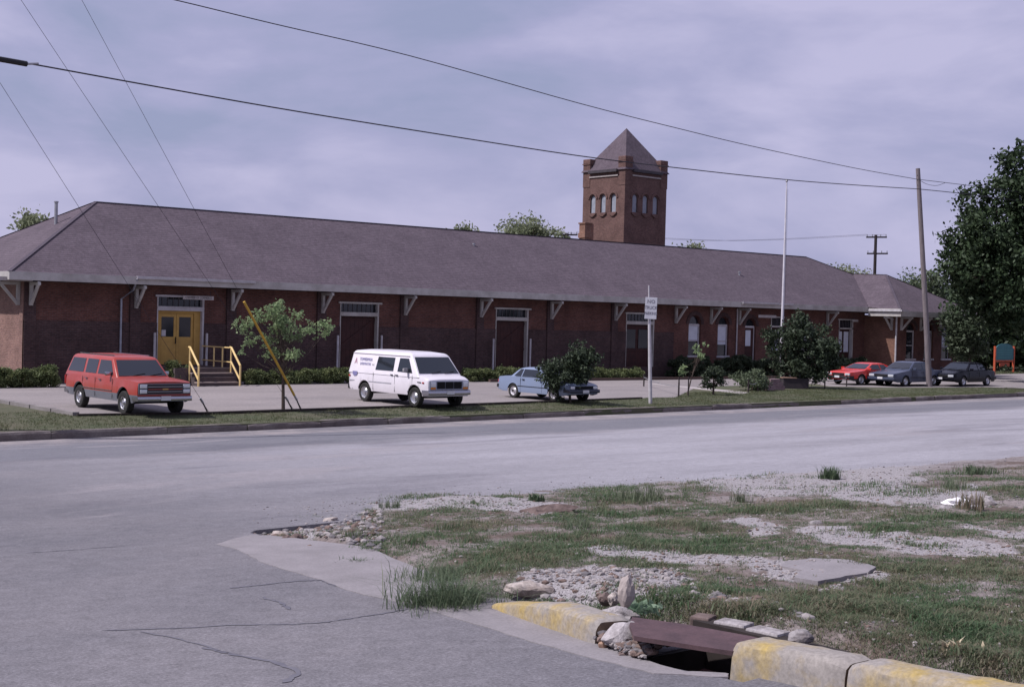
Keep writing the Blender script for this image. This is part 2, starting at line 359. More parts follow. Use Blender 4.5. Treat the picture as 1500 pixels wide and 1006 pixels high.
def sheet(name, xs, qs, zf, mat, keep=None, skirt=0):
    nx, nq = len(xs), len(qs); v = []; f = []
    for q in qs:
        for x in xs: v.append((x, q+.06*x, zf(x, q)))
    for j in range(nq-1):
        for i in range(nx-1):
            if keep is None or keep((xs[i]+xs[i+1])/2, (qs[j]+qs[j+1])/2): f.append((j*nx+i, j*nx+i+1, (j+1)*nx+i+1, (j+1)*nx+i))
    me = bpy.data.meshes.new(name); me.from_pydata(v, [], f); me.materials.append(mat)
    bm = bmesh.new(); bm.from_mesh(me); bmesh.ops.delete(bm, geom=[a for a in bm.verts if not a.link_faces], context='VERTS')
    if skirt:
        x0, x1, q0, q1 = xs[0], xs[-1], qs[0], qs[-1]
        ed = []
        for e in bm.edges:
            if len(e.link_faces) == 1:
                c = (e.verts[0].co+e.verts[1].co)/2; qq = c.y-.06*c.x
                if x0+.01 < c.x < x1-.01 and q0+.01 < qq < q1-.01: ed.append(e)
        r = bmesh.ops.extrude_edge_only(bm, edges=ed)
        for g in r['geom']:
            if isinstance(g, bmesh.types.BMVert): g.co.z -= skirt
    bm.to_mesh(me); bm.free()
    o = bpy.data.objects.new(name, me); COL.objects.link(o); setp(o, kind='structure'); return o
def TQ(x, q): return T(x, q+.06*x)
def inpoly(x, y, P):
    c = False; j = len(P)-1
    for i in range(len(P)):
        if (P[i][1] > y) != (P[j][1] > y) and x < (P[j][0]-P[i][0])*(y-P[i][1])/(P[j][1]-P[i][1])+P[i][0]: c = not c
        j = i
    return c
def dpoly(x, y, P):
    d = 1e9; j = len(P)-1
    for i in range(len(P)):
        ax, ay = P[j]; bx, by = P[i]; dx, dy = bx-ax, by-ay; t = max(0, min(1, ((x-ax)*dx+(y-ay)*dy)/(dx*dx+dy*dy+1e-12)))
        d = min(d, math.hypot(x-ax-t*dx, y-ay-t*dy)); j = i
    return d
def gxy(pts, z=None): return [tuple(G(a, b, z)[:2]) for a, b in pts]
def frange(a, b, s): n = int(round((b-a)/s)); return [a+(b-a)*i/n for i in range(n+1)]
# storm drain pit, in plan
K2, K3 = G(872, 944), G(1066, 982)                     # kerb ends at road level on both sides of the drain
PX0, PX1 = 5.62, 6.75; PY0, PY1 = 4.75, 5.60
pit0 = G(935, 966); pit1 = K3
PY0 = pit1.y-.25; PY1 = pit0.y+.02; PX0 = min(pit0.x, pit1.x)-.02; PX1 = PX0+.62
def inpit(x, q): y = q+.06*x; return PX0 < x < PX1 and PY0 < y < PY1
xs = [-900, -200, -60, -20, PX0-.001, PX0, PX1, PX1+.001, 12, 20, 40, 80, 160, 400, 1200]
qs = [-900, -60, -10, 0, PY0-.06*PX1, PY1-.06*PX0, 12, 33.5, 34.699, 34.73, 36, 36.5, 37.5, 45, 60, 90, 200, 500, 1600]
sheet('ground', xs, qs, lambda x, q: TQ(x, q)-(.16 if q < 34.71 else 0), M_LAWN, keep=lambda x, q: not (PX0-.01 < x < PX1+.01 and PY0-.06*PX1-.01 < q < PY1-.06*PX0+.01))
# the broken notch at the tip of the verge, where the asphalt has crumbled away
NOTCH = gxy([(366, 781), (372, 774), (400, 774), (405, 768), (428, 768), (432, 761), (442, 758), (446, 745), (470, 742), (560, 738), (700, 760), (700, 860), (560, 850), (520, 822), (430, 800), (400, 797), (385, 790)])
xs = [-160, -60, -20, 0, 4, PX0]+frange(6.85, 9.6, .045)+[11, 16, 24, 40, 70, 110, 200]
if PX0 > xs[5]: xs = sorted(set(xs))
xs = sorted(set(xs+[PX1-.3, 5]))
qs = sorted(set([-60, -10, 0, 3]+frange(4, 6.5, .1)+frange(8.0, 12.4, .05)+[15, 20, 25, 30, 33.5, 34.699]))
def keep_road(x, q):
    y = q+.06*x
    if PX0+.02 < x and x < 7.6 and PY0 < y < PY1+.05: return False
    if 6.8 < x < 9.6 and 8 < q < 12.4:
        jx, jy = x+.26*fbm(x, y, 4, 3, 1), y+.30*fbm(x, y, 4, 3, 2)
        return not inpoly(jx, jy, NOTCH)
    return True
sheet('street', xs, qs, lambda x, q: TQ(x, q), M_ROAD, keep_road, skirt=.075)
# concrete gutter beside the verge
def flat_sheet(name, P, mat, dz, z=None, sub=None):
    """P in plan; conforms to terrain by slicing in q"""
    bm = bmesh.new(); vs = [bm.verts.new((x, y, 0)) for x, y in P]; bm.faces.new(vs); bmesh.ops.triangulate(bm, faces=bm.faces[:])
    for qq in [33.5, 34.73, 34.9, 36, 36.5, 37, 37.5]+([] if not sub else sub):
        bmesh.ops.bisect_plane(bm, geom=bm.verts[:]+bm.edges[:]+bm.faces[:], plane_co=(0, qq, 0), plane_no=Vector((-.06, 1, 0)).normalized())
    for v in bm.verts: v.co.z = (T(v.co.x, v.co.y) if z is None else z)+dz
    be = [e for e in bm.edges if len(e.link_faces) == 1]; r_ = bmesh.ops.extrude_edge_only(bm, edges=be)
    for g_ in r_['geom']:
        if isinstance(g_, bmesh.types.BMVert): g_.co.z -= min(.05, abs(dz)+.01)
    bmesh.ops.recalc_face_normals(bm, faces=bm.faces[:])
    if bm.faces[:] and sum(f.normal.z for f in bm.faces) < 0: bmesh.ops.reverse_faces(bm, faces=bm.faces[:])
    me = bpy.data.meshes.new(name); bm.to_mesh(me); bm.free(); me.materials.append(mat)
    o = bpy.data.objects.new(name, me); COL.objects.link(o); setp(o, kind='structure'); return o
def wobble(P, amp, n=6, seed=1):
    R = []; r_ = random.Random(seed)
    for i in range(len(P)):
        a, b = P[i], P[(i+1) % len(P)]
        for k in range(n):
            t = k/n; R.append((a[0]+(b[0]-a[0])*t+r_.uniform(-amp, amp), a[1]+(b[1]-a[1])*t+r_.uniform(-amp, amp)))
    return R
M_GUT = noisy('gutter_concrete', (.25, .23, .238), (.20, .185, .19), 2, .92, bump=.2, fine=(50, .15))
flat_sheet('gutter', wobble(gxy([(318, 797), (345, 788), (366, 784), (395, 784), (430, 788), (540, 802), (610, 832), (720, 862), (860, 940), (1000, 984), (1066, 986), (1066, 992), (960, 987), (860, 962), (780, 940), (700, 915), (600, 885), (520, 868), (470, 850), (420, 835), (380, 822), (350, 806)]), .012, 5), M_GUT, .005, sub=[2, 4, 6, 8, 10])
def seam(pts, w, name='tar_seam'):
    P = [Vector(G(*p)) for p in pts]; Q = []
    for i in range(len(P)-1):
        for k in range(8): Q.append(P[i].lerp(P[i+1], k/8))
    Q.append(P[-1]); r_ = random.Random(len(pts)*7+int(pts[0][0])); mb = MB(); prev = None
    for i, p in enumerate(Q):
        d = (Q[min(i+1, len(Q)-1)]-Q[max(0, i-1)]).normalized(); s = Vector((-d.y, d.x, 0))
        c = p+s*r_.uniform(-.012, .012)+s*.03*fbm(p.x, p.y, 2, 3, 3); ww = w*(.35+.9*r_.random())*(.3 if i in (0, len(Q)-1) else 1)
        a, b = c+s*ww, c-s*ww; a.z = T(a.x, a.y)+.0035; b.z = T(b.x, b.y)+.0035
        if prev: mb.poly([prev[0], prev[1], b, a])
        prev = (a, b)
    o = mb.build(name, M_TAR); setp(o, kind='structure'); return o
seam([(335, 861), (380, 857), (440, 851), (470, 850), (500, 858)], .018)
seam([(150, 923), (260, 920), (330, 916), (420, 914), (480, 911), (530, 903), (600, 892)], .014)
seam([(300, 948), (340, 958), (400, 968), (438, 985), (420, 1000)], .022)
seam([(385, 874), (405, 882), (425, 893)], .018)
seam([(35, 810), (110, 805), (190, 799)], .012)
seam([(205, 925), (300, 945), (350, 960)], .010)
# ---- verge island: rough dirt, gravel and weeds
ISL = gxy([(372, 781), (400, 770), (440, 757), (470, 742), (520, 732), (600, 722), (700, 720), (800, 712), (900, 705), (1000, 700), (1100, 692), (1300, 682), (1500, 672), (1900, 650)])+[(70, 6), (70, -30), (6.6, -30)]+gxy([(1420, 1004), (1300, 980), (1180, 958), (1072, 940)])+[(6.3, 5.2), (6.55, 5.9)]+gxy([(860, 900), (800, 890), (730, 882), (690, 892), (640, 884), (600, 869), (540, 842), (430, 803), (395, 795)])
PALE = [gxy(p) for p in ([(840, 815), (900, 817), (1000, 820), (1080, 836), (1150, 850), (1275, 857), (1280, 872), (1210, 886), (1150, 876), (1060, 856), (960, 840), (860, 827)],
    [(1020, 705), (1200, 692), (1345, 688), (1335, 720), (1310, 757), (1262, 752), (1200, 735), (1100, 733), (1040, 722)],
    [(1070, 770), (1120, 775), (1150, 800), (1090, 803)], [(1180, 790), (1260, 798), (1380, 812), (1480, 822), (1500, 845), (1380, 838), (1280, 828), (1190, 812)],
    [(500, 735), (640, 728), (760, 733), (830, 742), (800, 757), (700, 752), (600, 748), (520, 745)], [(1425, 792), (1520, 797), (1520, 817), (1440, 808)],
    [(372, 781), (440, 762), (500, 745), (540, 752), (500, 775), (430, 795), (395, 795)], [(760, 846), (870, 842), (1000, 868), (1060, 900), (1160, 925), (1190, 945), (1060, 918), (930, 900), (880, 905), (760, 880)],
    [(1130, 895), (1190, 885), (1200, 897), (1150, 905)], [(700, 745), (820, 740), (840, 752), (760, 757)], [(1300, 730), (1420, 720), (1450, 745), (1400, 765), (1330, 755)])]
def pale(x, y):
    jx, jy = x+.28*fbm(x, y, 1.6, 3, 4), y+.28*fbm(x, y, 1.6, 3, 6)
    return any(inpoly(jx, jy, P) for P in PALE)
def isl_d(x, y):
    d = dpoly(x, y, ISL); return d if inpoly(x, y, ISL) else -d
def isl_h(x, y, d=None):
    if d is None: d = isl_d(x, y)
    far = min(1, max(0, (y-.3*x-4)/4))            # the side by the far lane is flush with the road
    top = .10*(1-far)+.035
    h = -.05+min(1, max(0, (d+.06)/(.25+1.0*far)))*(top+.05)
    h += (.030*fbm(x, y, 1.1, 3, 8)+.022*fbm(x, y, 6, 2, 9))*min(1, max(0, d/.4+.3))
    if inpoly(x, y, NOTCH) and d < .55: h = min(h, -.045+.02*fbm(x, y, 7, 2, 2))
    return h
gx = frange(5.9, 14, .07)+frange(14.15, 24, .16)+frange(24.5, 70, 1.2); gy = frange(-30, -4, 1.0)+frange(-3.8, 3, .2)+frange(3.07, 13.6, .07)+frange(13.8, 17, .2)
iv = []; idx = {}; ip = []
for j, y in enumerate(gy):
    for i, x in enumerate(gx):
        d = isl_d(x, y)
        if d > -.35 and not (x < PX1-.02 and PY0-.1 < y < PY1+.1):
            h = isl_h(x, y, d); idx[(i, j)] = len(iv); iv.append((x, y, T(x, y)+h)); ip.append(max((1.0 if pale(x, y) else .12), min(.58, max(0, (y-.28*x-4.2)/5))*min(1, max(.25, (x-9)/7))) if x < 30 else .6)
ifc = []
for j in range(len(gy)-1):
    for i in range(len(gx)-1):
        k = [(i, j), (i+1, j), (i+1, j+1), (i, j+1)]
        if all(a in idx for a in k): ifc.append([idx[a] for a in k])
me = bpy.data.meshes.new('dirt_verge'); me.from_pydata(iv, [], ifc); me.materials.append(M_DIRT)
me.polygons.foreach_set('use_smooth', [True]*len(ifc)); at = me.attributes.new('pale', 'FLOAT', 'POINT'); at.data.foreach_set('value', ip); verge = bpy.data.objects.new('dirt_verge', me); COL.objects.link(verge); setp(verge, kind='structure')
def vz(x, y): return T(x, y)+isl_h(x, y)
# gravel
def stones(name, n, gen, smin, smax, mats, seed, kind='stuff', zf=vz):
    bm = bmesh.new(); bmesh.ops.create_icosphere(bm, subdivisions=1, radius=1); bv = np.array([v.co[:] for v in bm.verts]); bf = np.array([[v.index for v in f.verts] for f in bm.faces]); bm.free()
    g = nprng(seed); V = []; F = []; MI = []; c = 0
    for _ in range(n):
        p = gen(g)
        if p is None: continue
        s = smin+(smax-smin)*g.random()**3; sc = s*np.array([1, .6+.4*g.random(), .4+.3*g.random()]); a = g.random()*6.28
        v = bv*(1+.35*(g.random((len(bv), 1))-.5))*sc; v = v@np.array([[math.cos(a), -math.sin(a), 0], [math.sin(a), math.cos(a), 0], [0, 0, 1]])
        V.append(v+np.array([p[0], p[1], zf(p[0], p[1])+s*.15])); F.append(bf+c*len(bv)); MI += [int(g.integers(len(mats)))]*len(bf); c += 1
    V = np.concatenate(V); F = np.concatenate(F); me = bpy.data.meshes.new(name); me.from_pydata(V.tolist(), [], F.tolist())
    for m in mats: me.materials.append(m)
    me.polygons.foreach_set('material_index', MI); o = bpy.data.objects.new(name, me); COL.objects.link(o); setp(o, kind=kind); return o
def vis_pt(g, y0=690, y1=1000, x0=370, x1=1560):
    px = x0+(x1-x0)*g.random(); py = y0+(y1-y0)*g.random()**.9; d = ray(px, py); t = 1.7/-d.z
    for _ in range(12): p = d*t; t = (T(p.x, p.y)+.06)/d.z
    p = d*t
    return p.x, p.y
def g_pale(g):
    x, y = vis_pt(g)
    if x > 40 or isl_d(x, y) < .02: return None
    if pale(x, y) or g.random() < .13: return x, y
M_S1 = noisy('pale_stone', (.33, .30, .29), (.24, .215, .21), 9, .95); M_S2 = noisy('grey_stone', (.19, .175, .178), (.12, .11, .115), 9, .95); M_S3 = noisy('brown_stone', (.20, .145, .125), (.12, .085, .072), 9, .95)
stones('gravel', 46000, g_pale, .004, .022, [M_S1, M_S1, M_S1, M_S2, M_S1, M_S3], 3)
def g_edge(g):
    x, y = vis_pt(g, 672, 760)
    d = isl_d(x, y)
    if x > 40: return None
    if d > -1.8 and g.random() < (1 if d > 0 else math.exp(d*3.0)): return x, y
stones('loose_gravel', 5000, g_edge, .005, .022, [M_S1, M_S2], 5, zf=lambda x, y: max(T(x, y), vz(x, y)))
# ---- grass blades
def blades(name, pts, hmin, hmax, wid, mat, seed, spread=.02, lean=.5, nper=5, segs=2):
    """pts: (n,3) tuft roots + scale column"""
    g = nprng(seed); P = np.repeat(np.array(pts), nper, axis=0); n = len(P); sc = P[:, 3]
    R0 = P[:, :3]+np.c_[g.normal(size=(n, 2))*spread*sc[:, None], np.zeros(n)]
    a = g.random(n)*2*np.pi; D = np.c_[np.cos(a), np.sin(a), np.zeros(n)]; S = np.c_[-np.sin(a), np.cos(a), np.zeros(n)]
    h = (hmin+(hmax-hmin)*g.random(n)**1.5)*sc; ln = lean*h*(.3+g.random(n)); w = wid*(.6+.8*g.random(n))*np.clip(sc, .7, 1.5)
    Z = np.array([0, 0, 1.0]); A = R0-S*w[:, None]; B = R0+S*w[:, None]; M_ = R0+D*(ln*.3)[:, None]+Z*(h*.6)[:, None]; C = M_-S*(w*.7)[:, None]; E_ = M_+S*(w*.7)[:, None]; T_ = R0+D*ln[:, None]+Z*h[:, None]*(1-.15*lean)
    V = np.stack([A, B, E_, T_, C], axis=1).reshape(-1, 3); me = bpy.data.meshes.new(name); me.vertices.add(5*n); me.vertices.foreach_set('co', V.reshape(-1))
    b5 = np.arange(n, dtype=np.int32)[:, None]*5; li = np.concatenate([b5+0, b5+1, b5+2, b5+4, b5+4, b5+2, b5+3], axis=1).reshape(-1)
    me.loops.add(7*n); me.polygons.add(2*n); me.loops.foreach_set('vertex_index', li.astype(np.int32)); st_ = (np.arange(n)[:, None]*7+np.array([[0, 4]])).reshape(-1)
    me.polygons.foreach_set('loop_start', st_.astype(np.int32)); me.polygons.foreach_set('loop_total', np.tile([4, 3], n).astype(np.int32))
    tint = np.clip(P[:, 4]+.25*g.normal(size=n), 0, 1)
    at = me.attributes.new('tint', 'FLOAT', 'POINT'); at.data.foreach_set('value', np.repeat(tint, 5).astype(np.float32)); me.materials.append(mat); me.update(calc_edges=True)
    o = bpy.data.objects.new(name, me); COL.objects.link(o); return o
M_GRASS = leafmat('weed_green', (.080, .138, .066), (.25, .20, .145), .4)
M_GRASS2 = leafmat('lawn_green', (.088, .118, .055), (.16, .155, .085), .35)
M_WEED = leafmat('weed_leaf', (.085, .125, .07), (.20, .22, .14), .35)
g = nprng(11); pts = []
for _ in range(140000):
    x, y = vis_pt(g, 690, 1003, 380, 1640)
    if x > 34: continue
    d = isl_d(x, y)
    if d < .03 or (x < PX1+.06 and PY0-.15 < y < PY1+.2): continue
    far = min(1, max(0, (y-.28*x-3.2)/5))*min(1, max(.35, (x-9)/7)); k = fbm(x, y, 1.1, 4, 12)+.5*fbm(x, y, 4.5, 2, 13)
    pr = 1.5+1.6*k-.95*far
    if pale(x, y): pr = .05+.25*k
    if d < .15: pr *= .6
    if g.random() > pr: continue
    dry = .06+.6*max(0, fbm(x, y, .9, 3, 21)+.05)+(.30 if (y < 5.9 and fbm(x, y, .7, 2, 31) > -.25) else 0)
    pts.append((x, y, vz(x, y)-.005, (.75+1.5*max(0, k)+(.9 if g.random() < .02 else 0))*(.8+.3*far), min(1, dry+.5*max(0, fbm(x, y, 7, 2, 77)))))
o = blades('verge_grass', pts, .010, .048, .0026, M_GRASS, 5, spread=.034, lean=1.3, nper=9); setp(o, kind='stuff')
# strip of lawn beyond the far kerb
pts = []
for _ in range(60000):
    x = 8+82*g.random()**.8; q = 34.95+5.2*g.random(); y = q+.06*x
    if x > 60 and q > 38: continue
    k = fbm(x, y, .6, 3, 40)
    if g.random() > .85+k*.6: continue
    pts.append((x, y, T(x, y)-.005, .8+.5*max(0, k), .3+.4*k))
STRIP = pts
# ---- parking lot, path, kerb
LOTP = gxy([(-160, 566), (0, 588), (112, 608), (300, 605.5), (500, 598.5), (700, 592), (950, 583), (990, 582), (1004, 575), (1022, 566.5), (1195, 562), (1215, 566), (1300, 567.5), (1500, 567.5), (1700, 566), (1700, 543), (1500, 547), (1415, 549.5), (1390, 548)], -3.2)
LOTP = LOTP+[(80, 55.6), (22, 55.6), (18, 60), (5, 60)]
lot = flat_sheet('parking_lot', LOTP, M_LOT, .008)
flat_sheet('footpath', gxy([(944, 561.5), (957, 562), (1100, 574.5), (1088, 577)], -3.2), M_PATH, .014)
flat_sheet('far_road', [(88, 59), (240, 66), (240, 71), (90, 63)], M_LOT, .012)
pts = [p for p in STRIP if not inpoly(p[0], p[1], LOTP)]
o = blades('lawn_grass', pts, .03, .085, .006, M_GRASS2, 6, spread=.05, lean=.6, nper=4); setp(o, kind='stuff')
lw = []
for _ in range(16000):
    x = 84+40*g.random(); y = 50+30*g.random()
    if inpoly(x, y, LOTP): continue
    lw.append((x, y, -3.205, 1.2, .25+.3*g.random()))
o = blades('far_lawn_grass', lw, .05, .12, .012, M_GRASS2, 8, spread=.12, lean=.6, nper=4); setp(o, kind='stuff')
mb = MB(); x = -40; r_ = random.Random(4)
while x < 150:
    ln = r_.choice([1.7, 2.6, 3.1, 3.4]); gap = r_.choice([.015, .02, .03, .06, .12]) if x > 5 else .02
    if abs(x-56) < .9 or abs(x-37) < .6: gap = .45
    dz = r_.uniform(-.025, .02); dq = r_.uniform(-.03, .03); n = int(ln/.25)
    rows = []
    for i in range(n+1):
        t = x+ln*i/n; j = lambda s: .012*fbm(t, s, 2.2, 2, 7)
        e = -.02 if i in (0, n) else 0
        pr = [(34.70, -3.62), (34.70, -3.36+dz), (34.73, -3.305+dz+e), (34.78, -3.285+dz+e), (34.90, -3.29+dz+e), (34.93, -3.34+dz), (34.93, -3.62)]
        rows.append([(t, a+dq+.06*t+j(k), b+j(k+9)) for k, (a, b) in enumerate(pr)])
    b0 = len(mb.v); m_ = 7
    for r in rows: mb.v += r
    for i in range(n):
        for k in range(m_-1): mb.f.append((b0+i*m_+k, b0+(i+1)*m_+k, b0+(i+1)*m_+k+1, b0+i*m_+k+1)); mb.m.append(0)
    mb.f.append(tuple(b0+k for k in range(m_))); mb.m.append(0); mb.f.append(tuple(b0+n*m_+k for k in range(m_))[::-1]); mb.m.append(0)
    x += ln+gap
setp(mb.build('kerb', M_KERB), kind='structure')
# edging of the lot
a, b = G(-60, 579, -3.2), G(112, 609, -3.2)
mb = MB(); n = 6
for i in range(n):
    p, q = a.lerp(b, i/n+.004), a.lerp(b, (i+1)/n-.004); mb.bar(p+Vector((0, 0, .03)), q+Vector((0, 0, .03)), .20, .16)
setp(mb.build('concrete_edging', M_CONC), kind='structure')
P = [G(112, 609.5, -3.2), G(300, 606.5, -3.2), G(500, 599.5, -3.2), G(700, 593, -3.2), G(940, 584, -3.2)]; mb = MB()
for i in range(4):
    for k in range(3):
        p, q = P[i].lerp(P[i+1], k/3+.003), P[i].lerp(P[i+1], (k+1)/3-.003); mb.bar(p+Vector((0, 0, .01)), q+Vector((0, 0, .01)), .12, .12)
setp(mb.build('dark_edging', noisy('dark_edging_brown', (.045, .035, .032), (.028, .022, .02), 5, .9)), kind='structure')  # dark brown bars along the grass edge of the lot
# ------------------------------------------------------------------ yellow kerbs, drain, rocks
def ykerb_mat():
    m = noisy('worn_yellow_kerb', (.27, .245, .225), (.36, .265, .095), 3.2, .9, lo=.44, hi=.66, bump=.35, fine=(35, .22)); return m
M_YK = ykerb_mat()
M_YKC = noisy('grey_kerb_end', (.20, .14, .09), (.10, .075, .06), 8, .95, bump=.5)
def kerb_piece(name, a, b, label, w=.26, h=.165, seed=1, taper=0, bow=0):
    """rounded kerb stone from a to b (road-edge points at ground)"""
    a, b = Vector(a), Vector(b); d = b-a; L_ = math.hypot(d.x, d.y); u = Vector((d.x, d.y, 0))/L_; s = Vector((-u.y, u.x, 0))
    if s.x < 0: s = -s
    n = max(6, int(L_/.06)); mb = MB(); rows = []
    for i in range(n+1):
        t = i/n; c = a+u*(L_*t)+s*(bow*math.sin(math.pi*t)); z0 = T(c.x, c.y); hh = h*(1-taper*max(0, 1-t*1.7)); ej = .02*(1 if i in (0, n) else 0)
        pr = [(0, -.15), (.0+ej, hh*.5), (.010+ej, hh*.84-ej), (.034+ej, hh*.97-ej), (.08, hh-ej), (w*.75, hh*1.01-ej), (w-.03, hh*.97-ej), (w, hh*.75), (w, -.15)]
        rows.append([tuple(c+s*(k+.007*fbm(c.x*3, c.y*3+k*9, 4, 2, seed))+Vector((0, 0, z+.007*fbm(c.x*3, c.y*3+z*9, 5, 2, seed+3)+z0-c.z))) for k, z in pr])
    m_ = 9
    for r in rows: mb.v += r
    for i in range(n):
        for k in range(m_-1): mb.f.append((i*m_+k, (i+1)*m_+k, (i+1)*m_+k+1, i*m_+k+1)); mb.m.append(0)
    mb.f.append(tuple(range(m_))); mb.m.append(1); mb.f.append(tuple(n*m_+k for k in range(m_))[::-1]); mb.m.append(1)
    o = mb.build(name, [M_YK, M_YKC], smooth=True); return setp(o, label, 'curb')
k1 = G(716, 890); kerb_piece('yellow_curb', k1, G(868, 944), 'short worn yellow curb stub sinking into the ground beside the white rock', h=.15, taper=.75, seed=2)
kA = G(1068, 983); u_ = (G(1330, 1040)-kA); 
kerb_piece('yellow_curb', kA, kA+u_*.66, 'long curb with patchy yellow paint right of the open storm drain', h=.172, seed=5)
kerb_piece('yellow_curb', kA+u_*.672, kA+u_*2.1, 'greyer curb length past the joint, cut off by the bottom edge of the photo', h=.172, seed=8)
# storm drain
dr = empty('storm_drain', (PX0+.5, (PY0+PY1)/2, T(6, 5)), 0, 'open storm drain with a rusty brown steel plate over a dark brick pit', 'storm drain')
def loc_child(o, root): o.parent = root; o.matrix_parent_inverse = Matrix.Translation(-Vector(root.location)); return o
M_PLATE = noisy('rusty_steel', (.115, .070, .075), (.075, .048, .052), 7, .7, .2, bump=.2, fine=(60, .15))
zt = T(PX0, (PY0+PY1)/2)
zp_ = zt+.118
def onz(px, py, z): return G(px, py, z)
pc = [onz(922, 914, zp_), onz(929, 931, zp_), onz(1072, 953, zp_), onz(1120, 955, zp_), onz(1165, 947, zp_), onz(1100, 931, zp_), onz(1000, 913, zp_), onz(926, 903, zp_)]
mb = MB(); mb.prism([(p.x, p.y) for p in pc], zp_-.025, zp_, 'z'); loc_child(mb.build('cover_plate', M_PLATE), dr)
mb = MB(); zb = zt-.75
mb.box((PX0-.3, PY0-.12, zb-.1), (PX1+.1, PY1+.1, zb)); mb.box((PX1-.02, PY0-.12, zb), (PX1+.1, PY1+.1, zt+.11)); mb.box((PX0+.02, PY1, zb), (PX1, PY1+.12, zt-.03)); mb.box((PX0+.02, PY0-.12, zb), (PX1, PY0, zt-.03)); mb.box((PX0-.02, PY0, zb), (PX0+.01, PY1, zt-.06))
loc_child(mb.build('pit_wall', noisy('dark_pit_concrete', (.045, .035, .032), (.025, .02, .018), 5, .9)), dr)  # near-black colour for the pit floor and sides
M_BR1 = noisy('orange_brick_block', (.22, .125, .095), (.15, .085, .07), 8, .95, bump=.4, fine=(40, .2)); M_BR2 = noisy('purple_brick_block', (.20, .10, .09), (.13, .07, .065), 8, .95, bump=.4, fine=(40, .2))
back = PX1-.05
bq = atD(990, 957, 1); 
for i, (px, py, w, mt) in enumerate(((995, 957, .12, M_BR1), (1020, 961, .13, M_BR2), (1046, 965, .11, M_BR2))):
    d = ray(px, py); t = (PX0+.62)/d.x; p = d*t
    mb = MB(); mb.box((p.x-.01, p.y-w/2, p.z-.03), (p.x+.09, p.y+w/2, p.z+.03), bev=.008); b_ = mb.build('brick', mt); loc_child(b_, dr)
mb = MB(); p = ray(1010, 975)*((PX0+.6)/ray(1010, 975).x); mb.box((PX0+.55, PY0, p.z-.3), (PX1, PY1, p.z+.01)); loc_child(mb.build('brick_ledge', M_BR2), dr)
# bricks / mortar behind the plate
for i, (px, py, l, mt) in enumerate(((1125, 929, .22, M_ROCKP), (1075, 917, .2, M_ROCKP), (1030, 908, .12, M_ROCKB))):
    p = G(px, py, zp_-.022); mb = MB(); mb.box((-.07, -l/2, -.05), (.07, l/2, .03), bev=.012); o = mb.build('brick', mt); o.location = p-Vector(dr.location); o.rotation_euler = (0, 0, rad(5+8*i)); o.parent = dr
# rocks
def prock(px, py, size, mat, seed, label, rz=0, rough=.35, dz=.0, tilt=0, grp=None, zsurf=None, cat='rock'):
    p = G(px, py); x, y = p.x, p.y; z = vz(x, y) if isl_d(x, y) > -.3 else T(x, y)
    p = G(px, py, z); o = rock('rock', (p.x, p.y, z+dz), size, mat, seed, rz=rz, rough=rough, tilt=tilt); return setp(o, label, cat, grp)
al = YAW-math.pi/2   # image-right direction
prock(772, 874, (.175, .08, .062), M_ROCK, 3, 'long pale flat-topped rock lying behind the yellow curb stub', rz=al-.05, dz=.045)
setp(rock('rock', tuple(G(917, 887, vz(6.9, 6.2))+Vector((0, 0, .07))), (.055, .05, .125), noisy('smooth_stone', (.36, .31, .29), (.29, .25, .235), 5, .9, fine=(60, .1)), 12, rz=al, rough=.2), 'smooth upright tombstone-shaped stone standing by the drain plate', 'rock')
prock(886, 882, (.05, .05, .045), M_ROCKB, 21, 'reddish brown lump left of the upright stone', dz=.02, rz=.4)
prock(900, 884, (.045, .04, .045), M_ROCK, 22, 'small white chunk leaning between the upright stone and the reddish lump', dz=.03, rz=.9)
prock(912, 950, (.125, .10, .10), M_ROCKP, 31, 'largest crumbling grey boulder at the left mouth of the drain', dz=.06, rz=al)
prock(890, 934, (.12, .09, .085), M_ROCKP, 32, 'pale broken mortar lump beside the end of the yellow curb stub', dz=.05, rz=al+.5, rough=.5)
prock(908, 922, (.13, .10, .06), M_ROCKP, 33, 'flat grey slab of mortar wedged over the left corner of the drain', dz=.09, rz=al-.3, rough=.5)
prock(884, 949, (.028, .028, .03), noisy('tan_pebble', (.38, .25, .18), (.28, .18, .13), 8, .9), 34, 'tan cobble at the foot of the yellow curb stub', dz=.02)
prock(930, 958, (.10, .05, .04), M_ROCKB, 35, 'low brownish rubble at the water edge of the drain mouth', dz=.0, rz=al+.3)
prock(1172, 938, (.075, .05, .04), M_ROCKG, 41, 'grey rock in the grass right of the steel plate', dz=.02, rz=al)
prock(858, 897, (.16, .05, .035), M_BR2, 42, 'red-brown brick slab flush behind the yellow curb stub', dz=.0, rz=al-.25)
prock(322+100, 793, (.10, .06, .07), M_ROCKB, 51, 'pinkish block at the crumbling tip of the verge', dz=-.01, rz=.3)
prock(434, 791, (.09, .08, .085), M_ROCKB, 52, 'pointed brown chunk beside the pinkish block at the verge tip', dz=-.01, rz=1)
prock(484, 766, (.11, .09, .06), M_ROCK, 53, 'pale pink broken concrete lump behind the verge tip', dz=.02, rz=.5)
prock(410, 783, (.10, .06, .04), M_ROCK, 54, 'small pale slab inside the crumbled asphalt notch', dz=.0, rz=al)
prock(796, 752, (.32, .2, .12), M_ROCKB, 55, 'broad brown mound of rubble in the middle of the verge', dz=-.01, rz=al, rough=.7)
prock(1408, 742, (.20, .12, .07), principled('white_litter', (.75, .73, .73), .7), 61, 'bright white crumpled litter at right of the verge', dz=.03, rz=al, rough=.8, cat='litter')
prock(1385, 752, (.22, .16, .09), M_ROCKG, 62, 'grey rubble lump left of the white litter', dz=.02, rz=.4, rough=.6)
prock(1440, 742, (.25, .15, .09), M_ROCKG, 63, 'grey rubble lump right of the white litter', dz=.02, rz=1.4, rough=.6)
